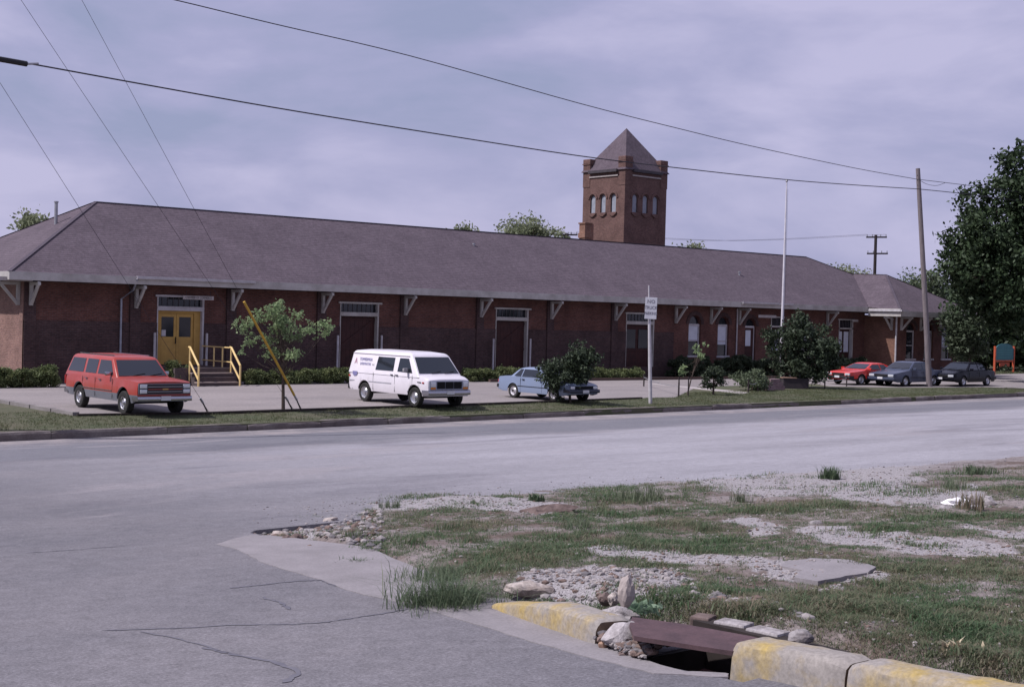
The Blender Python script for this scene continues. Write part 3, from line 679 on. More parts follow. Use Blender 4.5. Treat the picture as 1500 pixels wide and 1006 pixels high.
prock(1188, 897, (.14, .07, .02), M_ROCK, 64, 'thin pale slab lying in the grass below the concrete patch', dz=.012, rz=al+.1)
prock(1195, 772, (.09, .07, .05), M_ROCKG, 65, 'small grey stone in the upper right weeds', dz=.02)
o = flat_sheet('concrete_patch', wobble(gxy([(1150, 853), (1190, 848), (1240, 851), (1262, 856), (1280, 862), (1272, 873), (1225, 880), (1195, 886), (1165, 880), (1172, 868), (1140, 861)]), .02, 3, 3), M_GUT, .165, sub=[0, 2, 4, 6])
for i in range(70):
    pass
def g_rub(g):
    x, y = vis_pt(g, 840, 960, 760, 1190); 
    if isl_d(x, y) < .0: return None
    P = PALE[7]
    return (x, y) if inpoly(x, y, P) else None
stones('rubble', 2600, g_rub, .007, .045, [M_S1, M_S2, M_S3, M_S1], 8)
def g_mouth(g):
    a, b = G(872, 946), G(935, 968); t = g.random(); p = a.lerp(b, t); return p.x+g.random()*.22, p.y+g.normal()*.03
stones('mortar_crumbs', 420, g_mouth, .01, .045, [M_S1, M_S2, M_S3], 9, zf=lambda x, y: T(x, y)+.02+.25*max(0, x-PX0-.02))
def g_tip(g):
    x, y = vis_pt(g, 740, 800, 370, 560); return (x, y) if inpoly(x, y, NOTCH) else None
stones('asphalt_crumbs', 1500, g_tip, .008, .06, [M_S1, M_S2, M_S3], 10)
# weed clumps
def weed(px, py, label, r, h, n, seed, mat=None, dry=.2, cat='weed', lean=1.0, w=.0028, dz=0):
    p = G(px, py); z = vz(p.x, p.y) if isl_d(p.x, p.y) > -.2 else T(p.x, p.y); r_ = nprng(seed)
    pts = [(r_.normal()*r*.45, r_.normal()*r*.45, 0, 1, dry) for _ in range(n)]
    o = blades('weed_clump', pts, h*.35, h, w, mat or M_WEED, seed, spread=r*.12, lean=lean, nper=9); o.location = (p.x, p.y, z+dz); return setp(o, label, cat)
weed(655, 884, 'large spiky grass clump spilling over the concrete gutter', .38, .30, 120, 1, lean=1.5, w=.0028)
weed(640, 850, 'tall grass tuft growing just behind the spiky gutter clump', .34, .28, 60, 2, lean=.9)
weed(525, 822, 'dark green low clump on the gutter edge near the verge tip', .13, .11, 26, 3, dry=.0)
weed(468, 756, 'small grass clump on the broken asphalt lip', .22, .08, 30, 4, dry=.4)
weed(1215, 706, 'isolated dark bushy weed at the edge of the far lane', .16, .24, 45, 5, dry=.0, lean=.5, w=.005)
weed(1440, 705, 'low dark weed near the right edge of the photo', .35, .16, 40, 6, dry=.15, lean=.7, w=.005)
weed(1395, 728, 'ragged weed behind the white litter', .25, .18, 34, 7, dry=.5, lean=.6)
weed(935, 738, 'tall seeding grass on the upper edge of the verge', .35, .26, 50, 8, dry=.55, lean=.6, w=.004)
weed(575, 745, 'thin weed standing on crumbled asphalt', .12, .16, 16, 9, dry=.3, lean=.5)
weed(785, 738, 'dark leafy sprig beside the brown rubble mound', .12, .12, 14, 10, dry=.0, lean=.7, w=.01)
weed(845, 782, 'grass tuft right of centre of the verge', .22, .16, 26, 11, dry=.3)
weed(1085, 742, 'upright weed left of the grey gravel patch', .14, .2, 16, 12, dry=.5, lean=.5)
weed(1395, 1000-16, 'dead straw-coloured leaf tuft by the lower right curb', .09, .07, 8, 13, mat=leafmat('straw', (.55, .45, .30), (.6, .52, .38), .2), lean=.9, w=.008)
weed(1420, 768, 'brown dry stalks in the upper right weeds', .12, .24, 10, 14, dry=1, lean=.4, mat=M_GRASS, w=.006)
for k_, (px, py) in enumerate(((520, 790), (600, 800), (690, 800), (660, 780), (760, 820), (720, 850), (1030, 790), (970, 760))):
    weed(px, py, ['grass tuft nearest the verge tip', 'grass tuft above the gutter bend', 'grass tuft left of the middle of the verge', 'shorter tuft behind the left middle grass', 'grass tuft above the long pale rock', 'grass tuft just left of the long pale rock', 'grass tuft in front of the grey gravel', 'grass tuft behind the middle of the verge'][k_], .2, .13, 22, 30+k_, dry=.25, mat=M_GRASS, w=.0026)
# broad-leaved dock by the drain plate
p = G(945, 897, vz(7.2, 6)); cl = [(tuple(p+Vector((.06*math.cos(a), .06*math.sin(a), .03))), .05) for a in (0, 1.2, 2.4, 3.6, 4.8)]
rt = empty('leafy_weed', tuple(p), 0, 'broad-leaved pale green weed right of the upright stone', 'weed'); o = leaves('foliage', [(tuple(Vector(c)-p), r) for c, r in cl], 1200, .035, leafmat('dock_leaf', (.12, .20, .12), (.22, .30, .20), .3), rt, 3)
# ------------------------------------------------------------------ the depot
BX0, BX1, BY0, HW, ZE, ZR = 20.917, 87.9, 54.877, 6.3166, 1.302, 4.79
YW, WX0, WX1 = 55.859, 21.90, 86.9; BUX, BUY, BEX, BEY, ZB = 79.16, 53.34, 78.135, 52.364, 1.066
M_ROOF = noisy('brown_shingles', (.106, .083, .099), (.086, .067, .081), .7, .9, fine=(22, .28), bump=.2)
def shingles():
    t = M_ROOF.node_tree; b = t.nodes['Principled BSDF']; lk = b.inputs['Base Color'].links[0].from_socket
    tc = N(t, 'ShaderNodeTexCoord'); wv = N(t, 'ShaderNodeTexWave', Scale=3.4, Distortion=.6, bands_direction='Z'); wv.inputs['Detail'].default_value = 2
    t.links.new(tc.outputs['Object'], wv.inputs['Vector']); r = N(t, 'ShaderNodeMapRange'); r.inputs[3].default_value = .84; r.inputs[4].default_value = 1.10; t.links.new(wv.outputs['Fac'], r.inputs[0])
    n = N(t, 'ShaderNodeTexNoise', Scale=5, Detail=4, Roughness=.7); r2 = N(t, 'ShaderNodeMapRange'); r2.inputs[1].default_value = .3; r2.inputs[2].default_value = .7; r2.inputs[3].default_value = .76; r2.inputs[4].default_value = 1.24
    t.links.new(tc.outputs['Object'], n.inputs['Vector']); t.links.new(n.outputs['Fac'], r2.inputs[0]); m = N(t, 'ShaderNodeMath', operation='MULTIPLY'); t.links.new(r.outputs[0], m.inputs[0]); t.links.new(r2.outputs[0], m.inputs[1])
    vm = N(t, 'ShaderNodeVectorMath', operation='SCALE'); t.links.new(lk, vm.inputs[0]); t.links.new(m.outputs[0], vm.inputs['Scale']); t.links.new(vm.outputs[0], b.inputs['Base Color'])
shingles()
depot = empty('train_depot', (0, 0, 0), 0, 'long low brick railway depot with a brown shingled hip roof, wide eaves and freight doors', 'building')
def wall_panel(mb, u0, u1, z0, z1, ops, P, depth, mi=0):
    """P(u,z,d)->point; ops: (u0,u1,z0,z1,arch)"""
    us = sorted(set([u0, u1]+[a for o in ops for a in o[:2]])); us = [u for u in us if u0 <= u <= u1]
    for i in range(len(us)-1):
        a, b = us[i], us[i+1]; m = (a+b)/2; oo = sorted([o for o in ops if o[0] < m < o[1]], key=lambda o: o[2]); z = z0
        for o in oo:
            if o[2] > z: mb.poly([P(a, z, 0), P(b, z, 0), P(b, min(o[2], z1), 0), P(a, min(o[2], z1), 0)], mi)
            z = o[3]
        if z < z1: mb.poly([P(a, z, 0), P(b, z, 0), P(b, z1, 0), P(a, z1, 0)], mi)
    for a, b, c, d, arch in ops:
        dd = min(d, z1); r = (b-a)/2; zs = d-r if arch else dd
        mb.poly([P(a, c, 0), P(a, zs, 0), P(a, zs, depth), P(a, c, depth)], mi); mb.poly([P(b, c, 0), P(b, c, depth), P(b, zs, depth), P(b, zs, 0)], mi)
        if c > z0: mb.poly([P(a, c, 0), P(a, c, depth), P(b, c, depth), P(b, c, 0)], mi)
        if not arch:
            if d <= z1: mb.poly([P(a, dd, 0), P(b, dd, 0), P(b, dd, depth), P(a, dd, depth)], mi)
        else:
            n = 12; A = [((a+b)/2-r*math.cos(math.pi*k/n), zs+r*math.sin(math.pi*k/n)) for k in range(n+1)]
            for k in range(n):
                p, q = A[k], A[k+1]; mb.poly([P(p[0], p[1], 0), P(p[0], d, 0), P(q[0], d, 0), P(q[0], q[1], 0)], mi); mb.poly([P(p[0], p[1], 0), P(q[0], q[1], 0), P(q[0], q[1], depth), P(p[0], p[1], depth)], mi)
PF = lambda y: (lambda u, z, d: (u, y+d, z))
PW = lambda x: (lambda u, z, d: (x+d, u, z))
DOORS = [(27.74, 29.99, -2.45, .50), (37.16, 39.41, -2.62, .46), (46.83, 49.09, -2.62, .42), (56.46, 58.75, -2.62, .38)]
WINS = [(61.72, 62.78, -1.95, .42), (64.32, 65.32, -1.97, .40), (72.2, 73.2, -1.97, .40)]
ADOOR = (66.84, 67.86, -2.62, .36); D5 = (76.30, 77.86, -2.7, .40); D6 = (69.3, 70.5, -2.62, .42)
ops = [(*d, False) for d in DOORS]+[(*w, True) for w in WINS]+[(*ADOOR, True), (*D5, False), (*D6, False)]
mb = MB(); wall_panel(mb, WX0, BUX, -3.3, .97, ops, PF(YW), .26); mb.build('front_wall', M_BRICK, depot, uv=True)
mb = MB(); wall_panel(mb, WX0-.04, 60.4, -3.3, -.66, [(*d, False) for d in DOORS], PF(YW-.05), .055)
mb.box((WX0-.04, YW-.05, -.66), (27.74, YW+.01, -.62))
for a, b in ((29.99, 37.16), (39.41, 46.83), (49.09, 56.46), (58.75, 60.4)): mb.box((a, YW-.05, -.66), (b, YW+.01, -.62))
mb.build('dado', M_DADO, depot, uv=True)
for x in (22.13, 26.7, 31.32, 36.09, 40.9, 45.73, 50.63, 55.48):
    mb = MB(); mb.box((x-.24, YW-.11, -3.3), (x+.24, YW+.01, .96)); mb.build('pilaster', M_DADO, depot, uv=True)
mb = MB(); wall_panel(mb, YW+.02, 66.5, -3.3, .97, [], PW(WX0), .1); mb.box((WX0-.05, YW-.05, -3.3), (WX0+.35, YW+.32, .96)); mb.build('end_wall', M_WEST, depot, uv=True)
bw = [(80.28, 81.32, -2.03, .34, True), (82.4, 83.44, -2.03, .34, True), (84.5, 85.54, -2.03, .34, True)]
mb = MB(); wall_panel(mb, BUX, WX1, -3.3, .72, bw, PF(BUY), .26); mb.build('bay_wall', M_BRICK, depot, uv=True)
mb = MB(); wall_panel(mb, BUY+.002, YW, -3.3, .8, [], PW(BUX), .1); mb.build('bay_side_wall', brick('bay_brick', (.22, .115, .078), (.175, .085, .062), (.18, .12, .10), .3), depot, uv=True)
mb = MB(); mb.box((BUX+.1, YW, -3.3), (WX1, 66.5, .7)); mb.box((WX1-.02, BUY+.002, -3.3), (WX1+.02, 66.5, .7)); mb.box((WX0, 66.48, -3.3), (WX1, 66.6, .9)); mb.build('rear_wall', M_BRICK, depot, uv=True)
mb = MB(); mb.box((WX0+.3, YW+.28, -3.3), (BUX, YW+.34, .95)); mb.box((BUX+.3, BUY+.27, -3.3), (WX1-.05, BUY+.33, .7)); mb.build('dark_interior', M_DARK, depot)
# roof
BK = BY0+2*HW; RX0, RX1 = BX0+HW, 79.506
A_, B_, C_, D_ = (BX0, BY0, ZE), (BX1, BY0, ZE), (BX1, BK, ZE), (BX0, BK, ZE); R0, R1 = (RX0, BY0+HW, ZR), (RX1, BY0+HW, ZR)
Vv = None
d = ray(1249, 401); k = (ZR-ZE)/HW; t = (ZE-BY0*k)/(d.z-d.y*k); Vv = d*t
d = ray(1298, 402.5); Ap = d*(Vv.x/d.x)
def rpoly(mb, pts, th=.05):
    pts = [Vector(p) for p in pts]; mb.poly(pts); mb.poly([p-Vector((0, 0, th)) for p in pts][::-1])
mb = MB(); rpoly(mb, [A_, B_, R1, R0]); rpoly(mb, [B_, C_, R1]); rpoly(mb, [C_, D_, R0, R1]); rpoly(mb, [D_, A_, R0])
Ew, Ec, Ed = (BEX, BY0-.02, ZE+.01), (BEX, BEY, ZB), (BX1-.02, BEY, ZB)
rpoly(mb, [Ew, Ec, Ap, Vv]); rpoly(mb, [Ec, Ed, Ap]); rpoly(mb, [Ed, (BX1-.02, BY0+1.5, ZE+.3), Vv, Ap])
roof = mb.build('roof', M_ROOF, depot)
mb = MB()
for a, b in ((R0, R1), (A_, R0), (D_, R0), (B_, R1), (Ec, tuple(Ap)), (tuple(Ap), tuple(Vv)), (Ed, tuple(Ap))): mb.bar(Vector(a)+Vector((0, 0, .015)), Vector(b)+Vector((0, 0, .01)), .16, .015)
mb.build('ridge_cap', noisy('ridge_shingles', (.085, .070, .088), (.07, .057, .073), 2, .9), roof)
mb = MB(); z = ZE-.31
mb.box((BX0+.05, BY0+.05, z), (BX1-.05, BK-.05, z+.03)); mb.box((BEX+.05, BEY+.05, ZB-.33), (BX1-.06, BY0+.2, ZB-.3)); mb.build('soffit', noisy('brown_soffit', (.09, .06, .045), (.06, .04, .032), 2, .8), depot)
mb = MB(); f = .045
mb.box((BX0, BY0, ZE-.32), (BEX, BY0+f, ZE+.01)); mb.box((BX0, BY0+f, ZE-.32), (BX0+f, BK, ZE+.01)); mb.box((BX0+f, BK-f, ZE-.32), (BX1, BK, ZE+.01)); mb.box((BX1-f, BY0+f, ZE-.32), (BX1, BK-f, ZE+.01))
mb.box((BEX, BEY, ZB-.34), (BX1, BEY+f, ZB+.01)); mb.box((BEX, BEY+f, ZB-.34), (BEX+f, BY0, ZB+.16)); mb.build('fascia', M_TRIM, depot)
gxs = lambda px, Y: atY(px, 430, Y).x
mb = MB()
for x0, x1, yy, zz in ((gxs(199, BY0), gxs(372, BY0), BY0, ZE), (gxs(1087, BY0), gxs(1160, BY0), BY0, ZE)):
    mb = MB(); mb.prism([(yy-.14, zz+.03), (yy-.13, zz-.08), (yy-.10, zz-.11), (yy-.003, zz-.11), (yy-.003, zz+.03), (yy-.02, zz+.03), (yy-.02, zz-.07), (yy-.11, zz-.07), (yy-.12, zz+.03)], x0, x1, 'x'); mb.build('gutter', M_WHITE, depot)
mb = MB(); mb.box((BEX-.12, BEY-.02, ZB-.02), (BEX-.003, BY0-.1, ZB+.10)); mb.box((BEX-.12, BEY-.13, ZB-.02), (BEX+.6, BEY-.003, ZB+.09)); mb.build('gutter', M_WHITE, depot)
# brackets
def bracket(kind, x, y, zt, zb, reach=.86):
    mb = MB(); d = Vector((0, -1, 0)) if kind == 'f' else Vector((-1, 0, 0)); p = Vector((x, y, 0)); o = p+d*.07
    mb.bar(o+Vector((0, 0, zb)), o+Vector((0, 0, zt)), .13, .13, up=(1, 0, 0)); mb.bar(p+d*.1+Vector((0, 0, zb+.06)), p+d*reach+Vector((0, 0, zt-.02)), .10, .11); mb.bar(p+Vector((0, 0, zt-.07))+d*.14, p+d*(reach+.05)+Vector((0, 0, zt-.07)), .11, .12)
    return mb.build('eave_bracket', M_TRIM, depot)
for x in (22.13, 26.7, 31.32, 36.09, 40.9, 45.73, 50.63, 55.48): bracket('f', x, YW-.11, .93, -.02)
for x in (60.54, 63.62, 66.22, 75.01): bracket('f', x, YW, .93, -.08)
for y in (YW+.3, 60.5, 65.6): bracket('w', WX0-.05 if y < 56.5 else WX0, y, .93, -.02)
for x in (79.6, 81.85, 84.15, 86.6): bracket('f', x, BUY, .72, -.18)
bracket('w', BUX, BUY+.35, .72, -.18)
# doors
def transom(parent, a, b, zs, zt, y):
    mb = MB(); mb.box((a, y-.03, zs), (b, y, zt)); g_ = mb.build('transom_window', M_GLASS, parent); n = 8; m = MB()
    for k in range(n+1): x = a+(b-a)*k/n; m.box((x-.018, y-.055, zs), (x+.018, y-.031, zt))
    m.build('muntin', noisy('dark_muntin', (.10, .09, .10), (.07, .065, .07), 3, .7), g_)
for i, (a, b, z0, z1) in enumerate(DOORS):
    y = YW+.2; ts = z1-.38; fr = MB()
    fr.box((a, YW-.04, ts-.21), (b, y+.02, ts-.02), bev=.01)                                  # transom bar
    fr.box((b-.09, YW-.03, z0), (b, YW+.245, ts-.21)); fr.box((a, YW-.03, z0), (a+.05, YW+.245, ts-.21)); fr.box((b-.09, YW-.03, ts-.02), (b, YW+.245, z1)); fr.box((a, YW-.03, ts-.02), (a+.05, YW+.245, z1))
    fr.box((a-.1, YW-.09, z1), (b+.14, YW+.02, z1+.09))
    fo = fr.build('door_frame', M_WHITE if i == 0 else M_TRIM, depot)
    transom(fo, a+.05, b-.09, ts-.02, z1, y)
    dm = MB(); mt = M_MUST if i == 0 else M_DOOR
    if i == 0:
        A, B = a+.05, b-.09; mid = (A+B-.28)/2
        dm.box((A, y-.05, z0), (A+.14, y+.04, ts-.21)); dm.box((B-.30, y-.05, z0), (B, y+.04, ts-.21)); dm.box((A+.14, y-.05, ts-.33), (B-.30, y+.04, ts-.21))
        dm.build('door_surround', mt, fo)
        for c0, c1, hs in ((A+.15, mid-.008+.07, 1), (mid+.008+.07, B-.31, -1)):
            l = MB(); zt_ = ts-.34; zg = z0+1.22
            l.box((c0, y, z0+.02), (c1, y+.04, zg)); l.box((c0, y, zt_-.14), (c1, y+.04, zt_)); l.box((c0, y, zg), (c0+.12, y+.04, zt_-.14)); l.box((c1-.12, y, zg), (c1, y+.04, zt_-.14)); l.box((c0+.12, y-.008, z0+.14), (c1-.12, y-.001, zg-.12))
            lo = l.build('door_leaf', mt, fo); q = MB(); q.box((c0+.12, y+.015, zg), (c1-.12, y+.03, zt_-.14)); q.build('door_glass', M_GLASS, fo)
            if hs == 1:
                q = MB(); q.box((c0+.14, y+.005, zg+.03), (c0+.34, y+.014, zg+.30)); q.build('paper_notice', M_WHITE, fo)
                q = MB(); q.box((c1-.055, y-.07, zg-.3), (c1-.02, y-.03, zg-.0), bev=.008); q.box((c1-.05, y-.03, zg-.28), (c1-.025, y, zg-.25)); q.build('door_handle', M_DARK, fo)
    else:
        n = 9
        for k in range(n):
            x0 = a+.05+(b-.14-a)*k/n; x1 = a+.05+(b-.14-a)*(k+1)/n; dm.box((x0+.004, y, z0), (x1-.004, y+.04, ts-.2))
        dm.box((a+.05, y-.03, z0+.9), (b-.09, y-.001, z0+1.02)); dm.box((a+.05, y-.03, ts-.42), (b-.09, y-.001, ts-.3)); dm.bar((a+.15, y-.018, z0+1.02), (b-.2, y-.018, ts-.42), .03, .1)
        dl = dm.build('freight_door', M_DOOR, fo)
        if i == 3:
            q = MB(); q.box((a+.2, y-.045, z0+1.05), (a+.95, y-.032, ts-.5)); q.box((a+1.2, y-.045, z0+1.05), (a+1.95, y-.032, ts-.5)); q.build('door_glass', M_GLASS, fo)
# arched windows
def arch_poly(a, b, z1, ins, z0, n=14):
    r = (b-a)/2-ins; c = (a+b)/2; zs = z1-(b-a)/2
    return [(a+ins, z0), (b-ins, z0)]+[(c+r*math.cos(math.pi*k/n), zs+r*math.sin(math.pi*k/n)) for k in range(n+1)]
def archwin(a, b, z0, z1, yw, blind=.55, door=False):
    y = yw+.12; zs = z1-(b-a)/2; m = MB(); n = 14; r0 = (b-a)/2; r1 = r0-.08; c = (a+b)/2; ah = MB()
    for s in (a, b-.08): m.box((s, y, z0), (s+.08, y+.08, zs))
    for k in range(n):
        A1, A2 = math.pi*k/n, math.pi*(k+1)/n; q = [(c+r*math.cos(t), zs+r*math.sin(t)) for r, t in ((r0-.004, A1), (r0-.004, A2), (r1, A2), (r1, A1))]; ah.prism(q, y, y+.08, 'y')
    m.box((a+.08, y-.03, zs-.10), (b-.08, y+.08, zs+.02)); m.box((a-.08, yw-.07, z0-.12), (b+.08, yw+.2, z0), bev=.01) if not door else None
    w = m.build('window_frame' if not door else 'door_frame', M_WHITE, depot); ah.build('arch_head', M_DOOR, w)
    h = MB()       # brick hood mould
    for k in range(n):
        A1, A2 = math.pi*k/n, math.pi*(k+1)/n; q = [(c+r*math.cos(t), zs+r*math.sin(t)) for r, t in ((r0+.24, A1), (r0+.24, A2), (r0+.01, A2), (r0+.01, A1))]; h.prism(q, yw-.045, yw-.001, 'y')
    h.build('brick_hood', M_DADO, depot, uv=True)
    g_ = MB(); g_.prism(arch_poly(a, b, z1, .08, z0), y+.05, y+.06, 'y'); g_.build('pane', M_GLASS, w)
    if not door:
        zm = z0+(zs-z0)*.47; s = MB(); s.box((a+.08, y+.01, zm-.03), (b-.08, y+.045, zm+.03)); s.build('sash_rail', M_WHITE, w)
        if blind: s = MB(); s.box((a+.1, y+.035, zs-.1-(zs-z0-.1)*blind), (b-.1, y+.044, zs-.1)); s.build('blind', M_BLIND, w)
    else:
        s = MB(); s.box((a+.08, y+.015, z0), (b-.08, y+.045, zs-.1)); l = s.build('door_leaf', M_DOOR, w); s = MB(); s.box((a+.2, y+.004, z0+1.25), (b-.34, y+.014, zs-.25)); s.build('blind', M_BLIND, w)
archwin(*WINS[0], YW, .48); archwin(*WINS[1], YW, .62); archwin(*WINS[2], YW, .5); archwin(*ADOOR, YW, door=True)
archwin(*bw[0][:4], BUY, 0); archwin(*bw[1][:4], BUY, .0); archwin(*bw[2][:4], BUY, .55)
for a, b, z0, z1 in (D5, D6):
    y = YW+.2; ts = z1-.5; m = MB(); m.box((a, YW-.03, ts-.1), (b, y, ts)); m.box((b-.1, YW-.03, z0), (b, YW+.25, z1)); m.box((a, YW-.03, z0), (a+.06, YW+.25, z1)); m.box((a-.1, YW-.06, z1), (b+.1, YW+.02, z1+.08)); fo = m.build('door_frame', M_TRIM, depot)
    transom(fo, a+.06, b-.1, ts, z1, y); m = MB(); m.box((a+.06, y, z0), (b-.1, y+.04, ts-.1)); m.build('door_leaf', M_DOOR, fo)
    w_ = (b-a-.16); m = MB(); m.box((a+.06+w_*.08, y-.012, z0+1.0), (a+.06+w_*.42, y-.003, ts-.25)); m.box((a+.06+w_*.56, y-.012, z0+1.0), (a+.06+w_*.92, y-.003, ts-.25)); m.build('blind', M_BLIND, fo)
# downspouts
def spout(pts, mt=M_WHITE, r=.045): return MB().tube(pts, r, 8).build('downspout', mt, depot, smooth=True)
p_ = atY(178, 433, YW-.12); spout([(gxs(201, BY0-.05), BY0-.05, ZE-.1), (p_.x+.35, YW-.5, .75), (p_.x, YW-.12, .35), (p_.x, YW-.12, -3.1)], noisy('grey_blue_spout', (.33, .34, .40), (.26, .27, .31), 4, .5))
p_ = atY(1079, 500, YW-.07); spout([(p_.x-.0, YW-.07, .9), (p_.x, YW-.07, -2.0)])
spout([(BUX-.08, BUY-.02, .75), (BUX-.08, BUY-.02, -3.1)], M_WHITE, .06); spout([(BEX-.04, BY0-1.2, ZB-.05), (BEX+.2, BY0-1.2, ZB-.35), (BUX-.1, BUY+.2, .55)])
# white guard posts by the freight doors
for (px, yb, yt), lb in zip(((226, 530, 487), (302, 536, 488), (494, 539, 491), (558, 541, 491), (722, 539, 496), (776, 539, 496)), ('left of the yellow doors', 'right of the yellow doors', 'left of the first dark freight door', 'right of the first dark freight door', 'left of the freight door behind the blue car', 'right of the freight door behind the blue car')):
    p = atY(px, yb, YW-.3); q = atY(px, yt, YW-.3); m = MB(); m.tube([(p.x, p.y, -3.25), (p.x, p.y, q.z-.02), (p.x, p.y, q.z)], [.055, .055, .03], 10); o = m.build('guard_post', M_WHITE, smooth=True)
    setp(o, 'slim white guard post standing '+lb, 'post', 'white guard posts beside the depot doors')
# vents on the roof
def vent(px, py, h, r, nm='roof_vent'):
    d = ray(px, py); kk = (ZR-ZE)/HW; t = (ZE-BY0*kk)/(d.z-d.y*kk); p = d*t; m = MB(); m.tube([p-Vector((0, 0, .1)), p+Vector((0, 0, h))], r, 8); m.tube([p+Vector((0, 0, h)), p+Vector((0, 0, h+.08))], r*1.7, 8); m.build(nm, M_METAL, roof)
vent(1083, 403, .15, .06); vent(1296, 418, .3, .08); vent(694, 360, .06, .05)
d = ray(82, 320); t = (BX0+HW-2.1)/d.x; p = d*t; m = MB(); m.tube([p-Vector((0, 0, .6)), p+Vector((0, 0, .75))], .075, 10); m.tube([p+Vector((0, 0, .7)), p+Vector((0, 0, .76))], .1, 10); m.build('vent_pipe', M_METAL, roof)
# hanging signs
def board(name, a, b, h, label, txt=None, th=.03, size=None, sx=1):
    a, b = Vector(a), Vector(b); L_ = (b-a).length; rt = empty(name, a, math.atan2((b-a).y, (b-a).x), label, 'sign'); m = MB(); m.box((0, -th/2, -h/2), (L_, th/2, h/2), bev=.006); m.build('board', noisy('sign_board', (.42, .39, .38), (.34, .31, .30), 3, .7), rt)
    for x in (.15, L_-.15): MB().tube([(x, 0, h/2), (x, 0, h/2+.22)], .012, 6).build('hanger', M_WIRE, rt)
    if txt: text_obj('lettering', txt, size or h*.75, principled('sign_ink', (.07, .05, .05), .7), rt, (L_/2, -th/2-.004, 0), (math.pi/2, 0, 0), .002, sx=sx)
    return rt
a = atY(268, 435.5, YW-.55); b = atY(313, 436, YW-.55); b.z = a.z; board('hanging_sign', a, b, .17, 'small white board hung above the yellow doors reading CHAMBER OF COMMERCE', 'CHAMBER OF COMMERCE', size=.15, sx=.72)
a = atY(-30, 409, YW-.75); b = atY(48, 409.5, YW-.75); a.z = b.z-.0; board('hanging_sign', a, b, .16, 'long narrow white board under the left corner of the depot eave')
a = atY(1111, 463, YW-.55); b = atY(1137, 464.5, YW-.55); b.z = a.z; board('hanging_sign', a, b, .17, 'pale narrow board hung left of the flagpole above a doorway')
a = atY(1249, 469.5, YW-.4); b = atY(1257, 469.8, YW-.4); b.z = a.z; board('hanging_sign', a, b, .15, 'short white board beside the right-hand depot door above the red car')
# steps with railings
st = empty('entrance_steps', (28.9, 53.6, -3.2), 0, 'dark entrance steps with pale yellow pipe handrails below the yellow doors', 'steps')
M_STEP = noisy('step_brown', (.10, .075, .075), (.07, .055, .055), 3, .9); M_NOSE = noisy('step_nosing', (.36, .29, .25), (.28, .22, .2), 4, .9)
SX0, SX1 = 27.95, 29.85; m = MB(); m.box((27.3, 53.22, -3.3), (30.2, YW-.06, -2.47)); loc_child(m.build('landing', M_STEP), st)
for k in range(4):
    y0 = 53.2-.235*(k+1); m = MB(); z1 = -2.47-.183*(k+1)+.0; m.box((SX0, y0, -3.3), (SX1, y0+.233, z1-.05)); loc_child(m.build('step', M_STEP), st); m = MB(); m.box((SX0-.01, y0-.02, z1-.05), (SX1+.01, y0+.23, z1)); loc_child(m.build('tread', M_NOSE if k in (0, 2, 3) else M_STEP), st)
def rail(x, y_in):
    m = MB(); yt, yb = 53.15, 52.35; zt_, zb_ = -2.47, -3.2
    m.tube([(x, yb, zb_-.05), (x, yb, zb_+.86)], .042, 8); m.tube([(x, yt, zb_), (x, yt, zt_+.86)], .035, 8); m.tube([(x, yt+.1, zt_+.88), (x, yt, zt_+.88), (x, yb, zb_+.86)], .045, 8); m.tube([(x, yt, zt_+.28), (x, yb, zb_+.26)], .04, 8)
    if y_in:
        m.tube([(x, yt, zt_+.86), (x, y_in, zt_+.86)], .03, 8); m.tube([(x, yt, zt_+.25), (x, y_in, zt_+.25)], .025, 8)
        for y in (yt+.75, yt+1.5): m.tube([(x, y, zt_-.02), (x, y, zt_+.85)], .035, 8)
    loc_child(m.build('handrail', M_YEL, smooth=True), st)
rail(SX0-.02, None); rail(SX1+.02, YW-.15)
# brick edging in front of the beds
m = MB(); m.box((44, 52.75, -3.25), (67, 52.9, -3.06)); setp(m.build('brick_edging', brick('edging_brick', (.15, .065, .05), (.11, .05, .04), (.12, .08, .07))), 'low red-brown brick edging along the planting bed in front of the depot', 'edging')
# ------------------------------------------------------------------ tower
TX, TY, TS, TZ, TP = 72.29, 72.0, 4.39, 11.95, 14.35
tw = empty('brick_tower', (TX, TY, -3.2), 0, 'square brick tower with corner turrets, arched windows and a pyramid roof behind the depot', 'tower')
to = lambda o: loc_child(o, tw)
tops = [(TX+TS*f-.27, TX+TS*f+.27, TZ-4.05, TZ-2.72, True) for f in (.245, .49, .735)]
m = MB(); wall_panel(m, TX, TX+TS, -3.2, TZ-1.05, tops, PF(TY), .2); to(m.build('front_wall', M_TOWER, uv=True))
topw = [(TY+TS*f-.27, TY+TS*f+.27, TZ-4.05, TZ-2.72, True) for f in (.265, .51, .755)]+[(TY+TS*.72, TY+TS*.83, -3.0, TZ-4.85, False)]
m = MB(); wall_panel(m, TY+.001, TY+TS, -3.2, TZ-1.05, topw, PW(TX), .2); to(m.build('side_wall', M_TOWER, uv=True))
m = MB(); m.box((TX+.25, TY+.25, -3), (TX+TS, TY+TS, TZ-1.1)); to(m.build('rear_wall', M_TOWER, uv=True))
m = MB(); m.box((TX+.01, TY+TS*.72, -3), (TX+.22, TY+TS*.83, TZ-4.86)); to(m.build('dark_recess', M_DOOR))
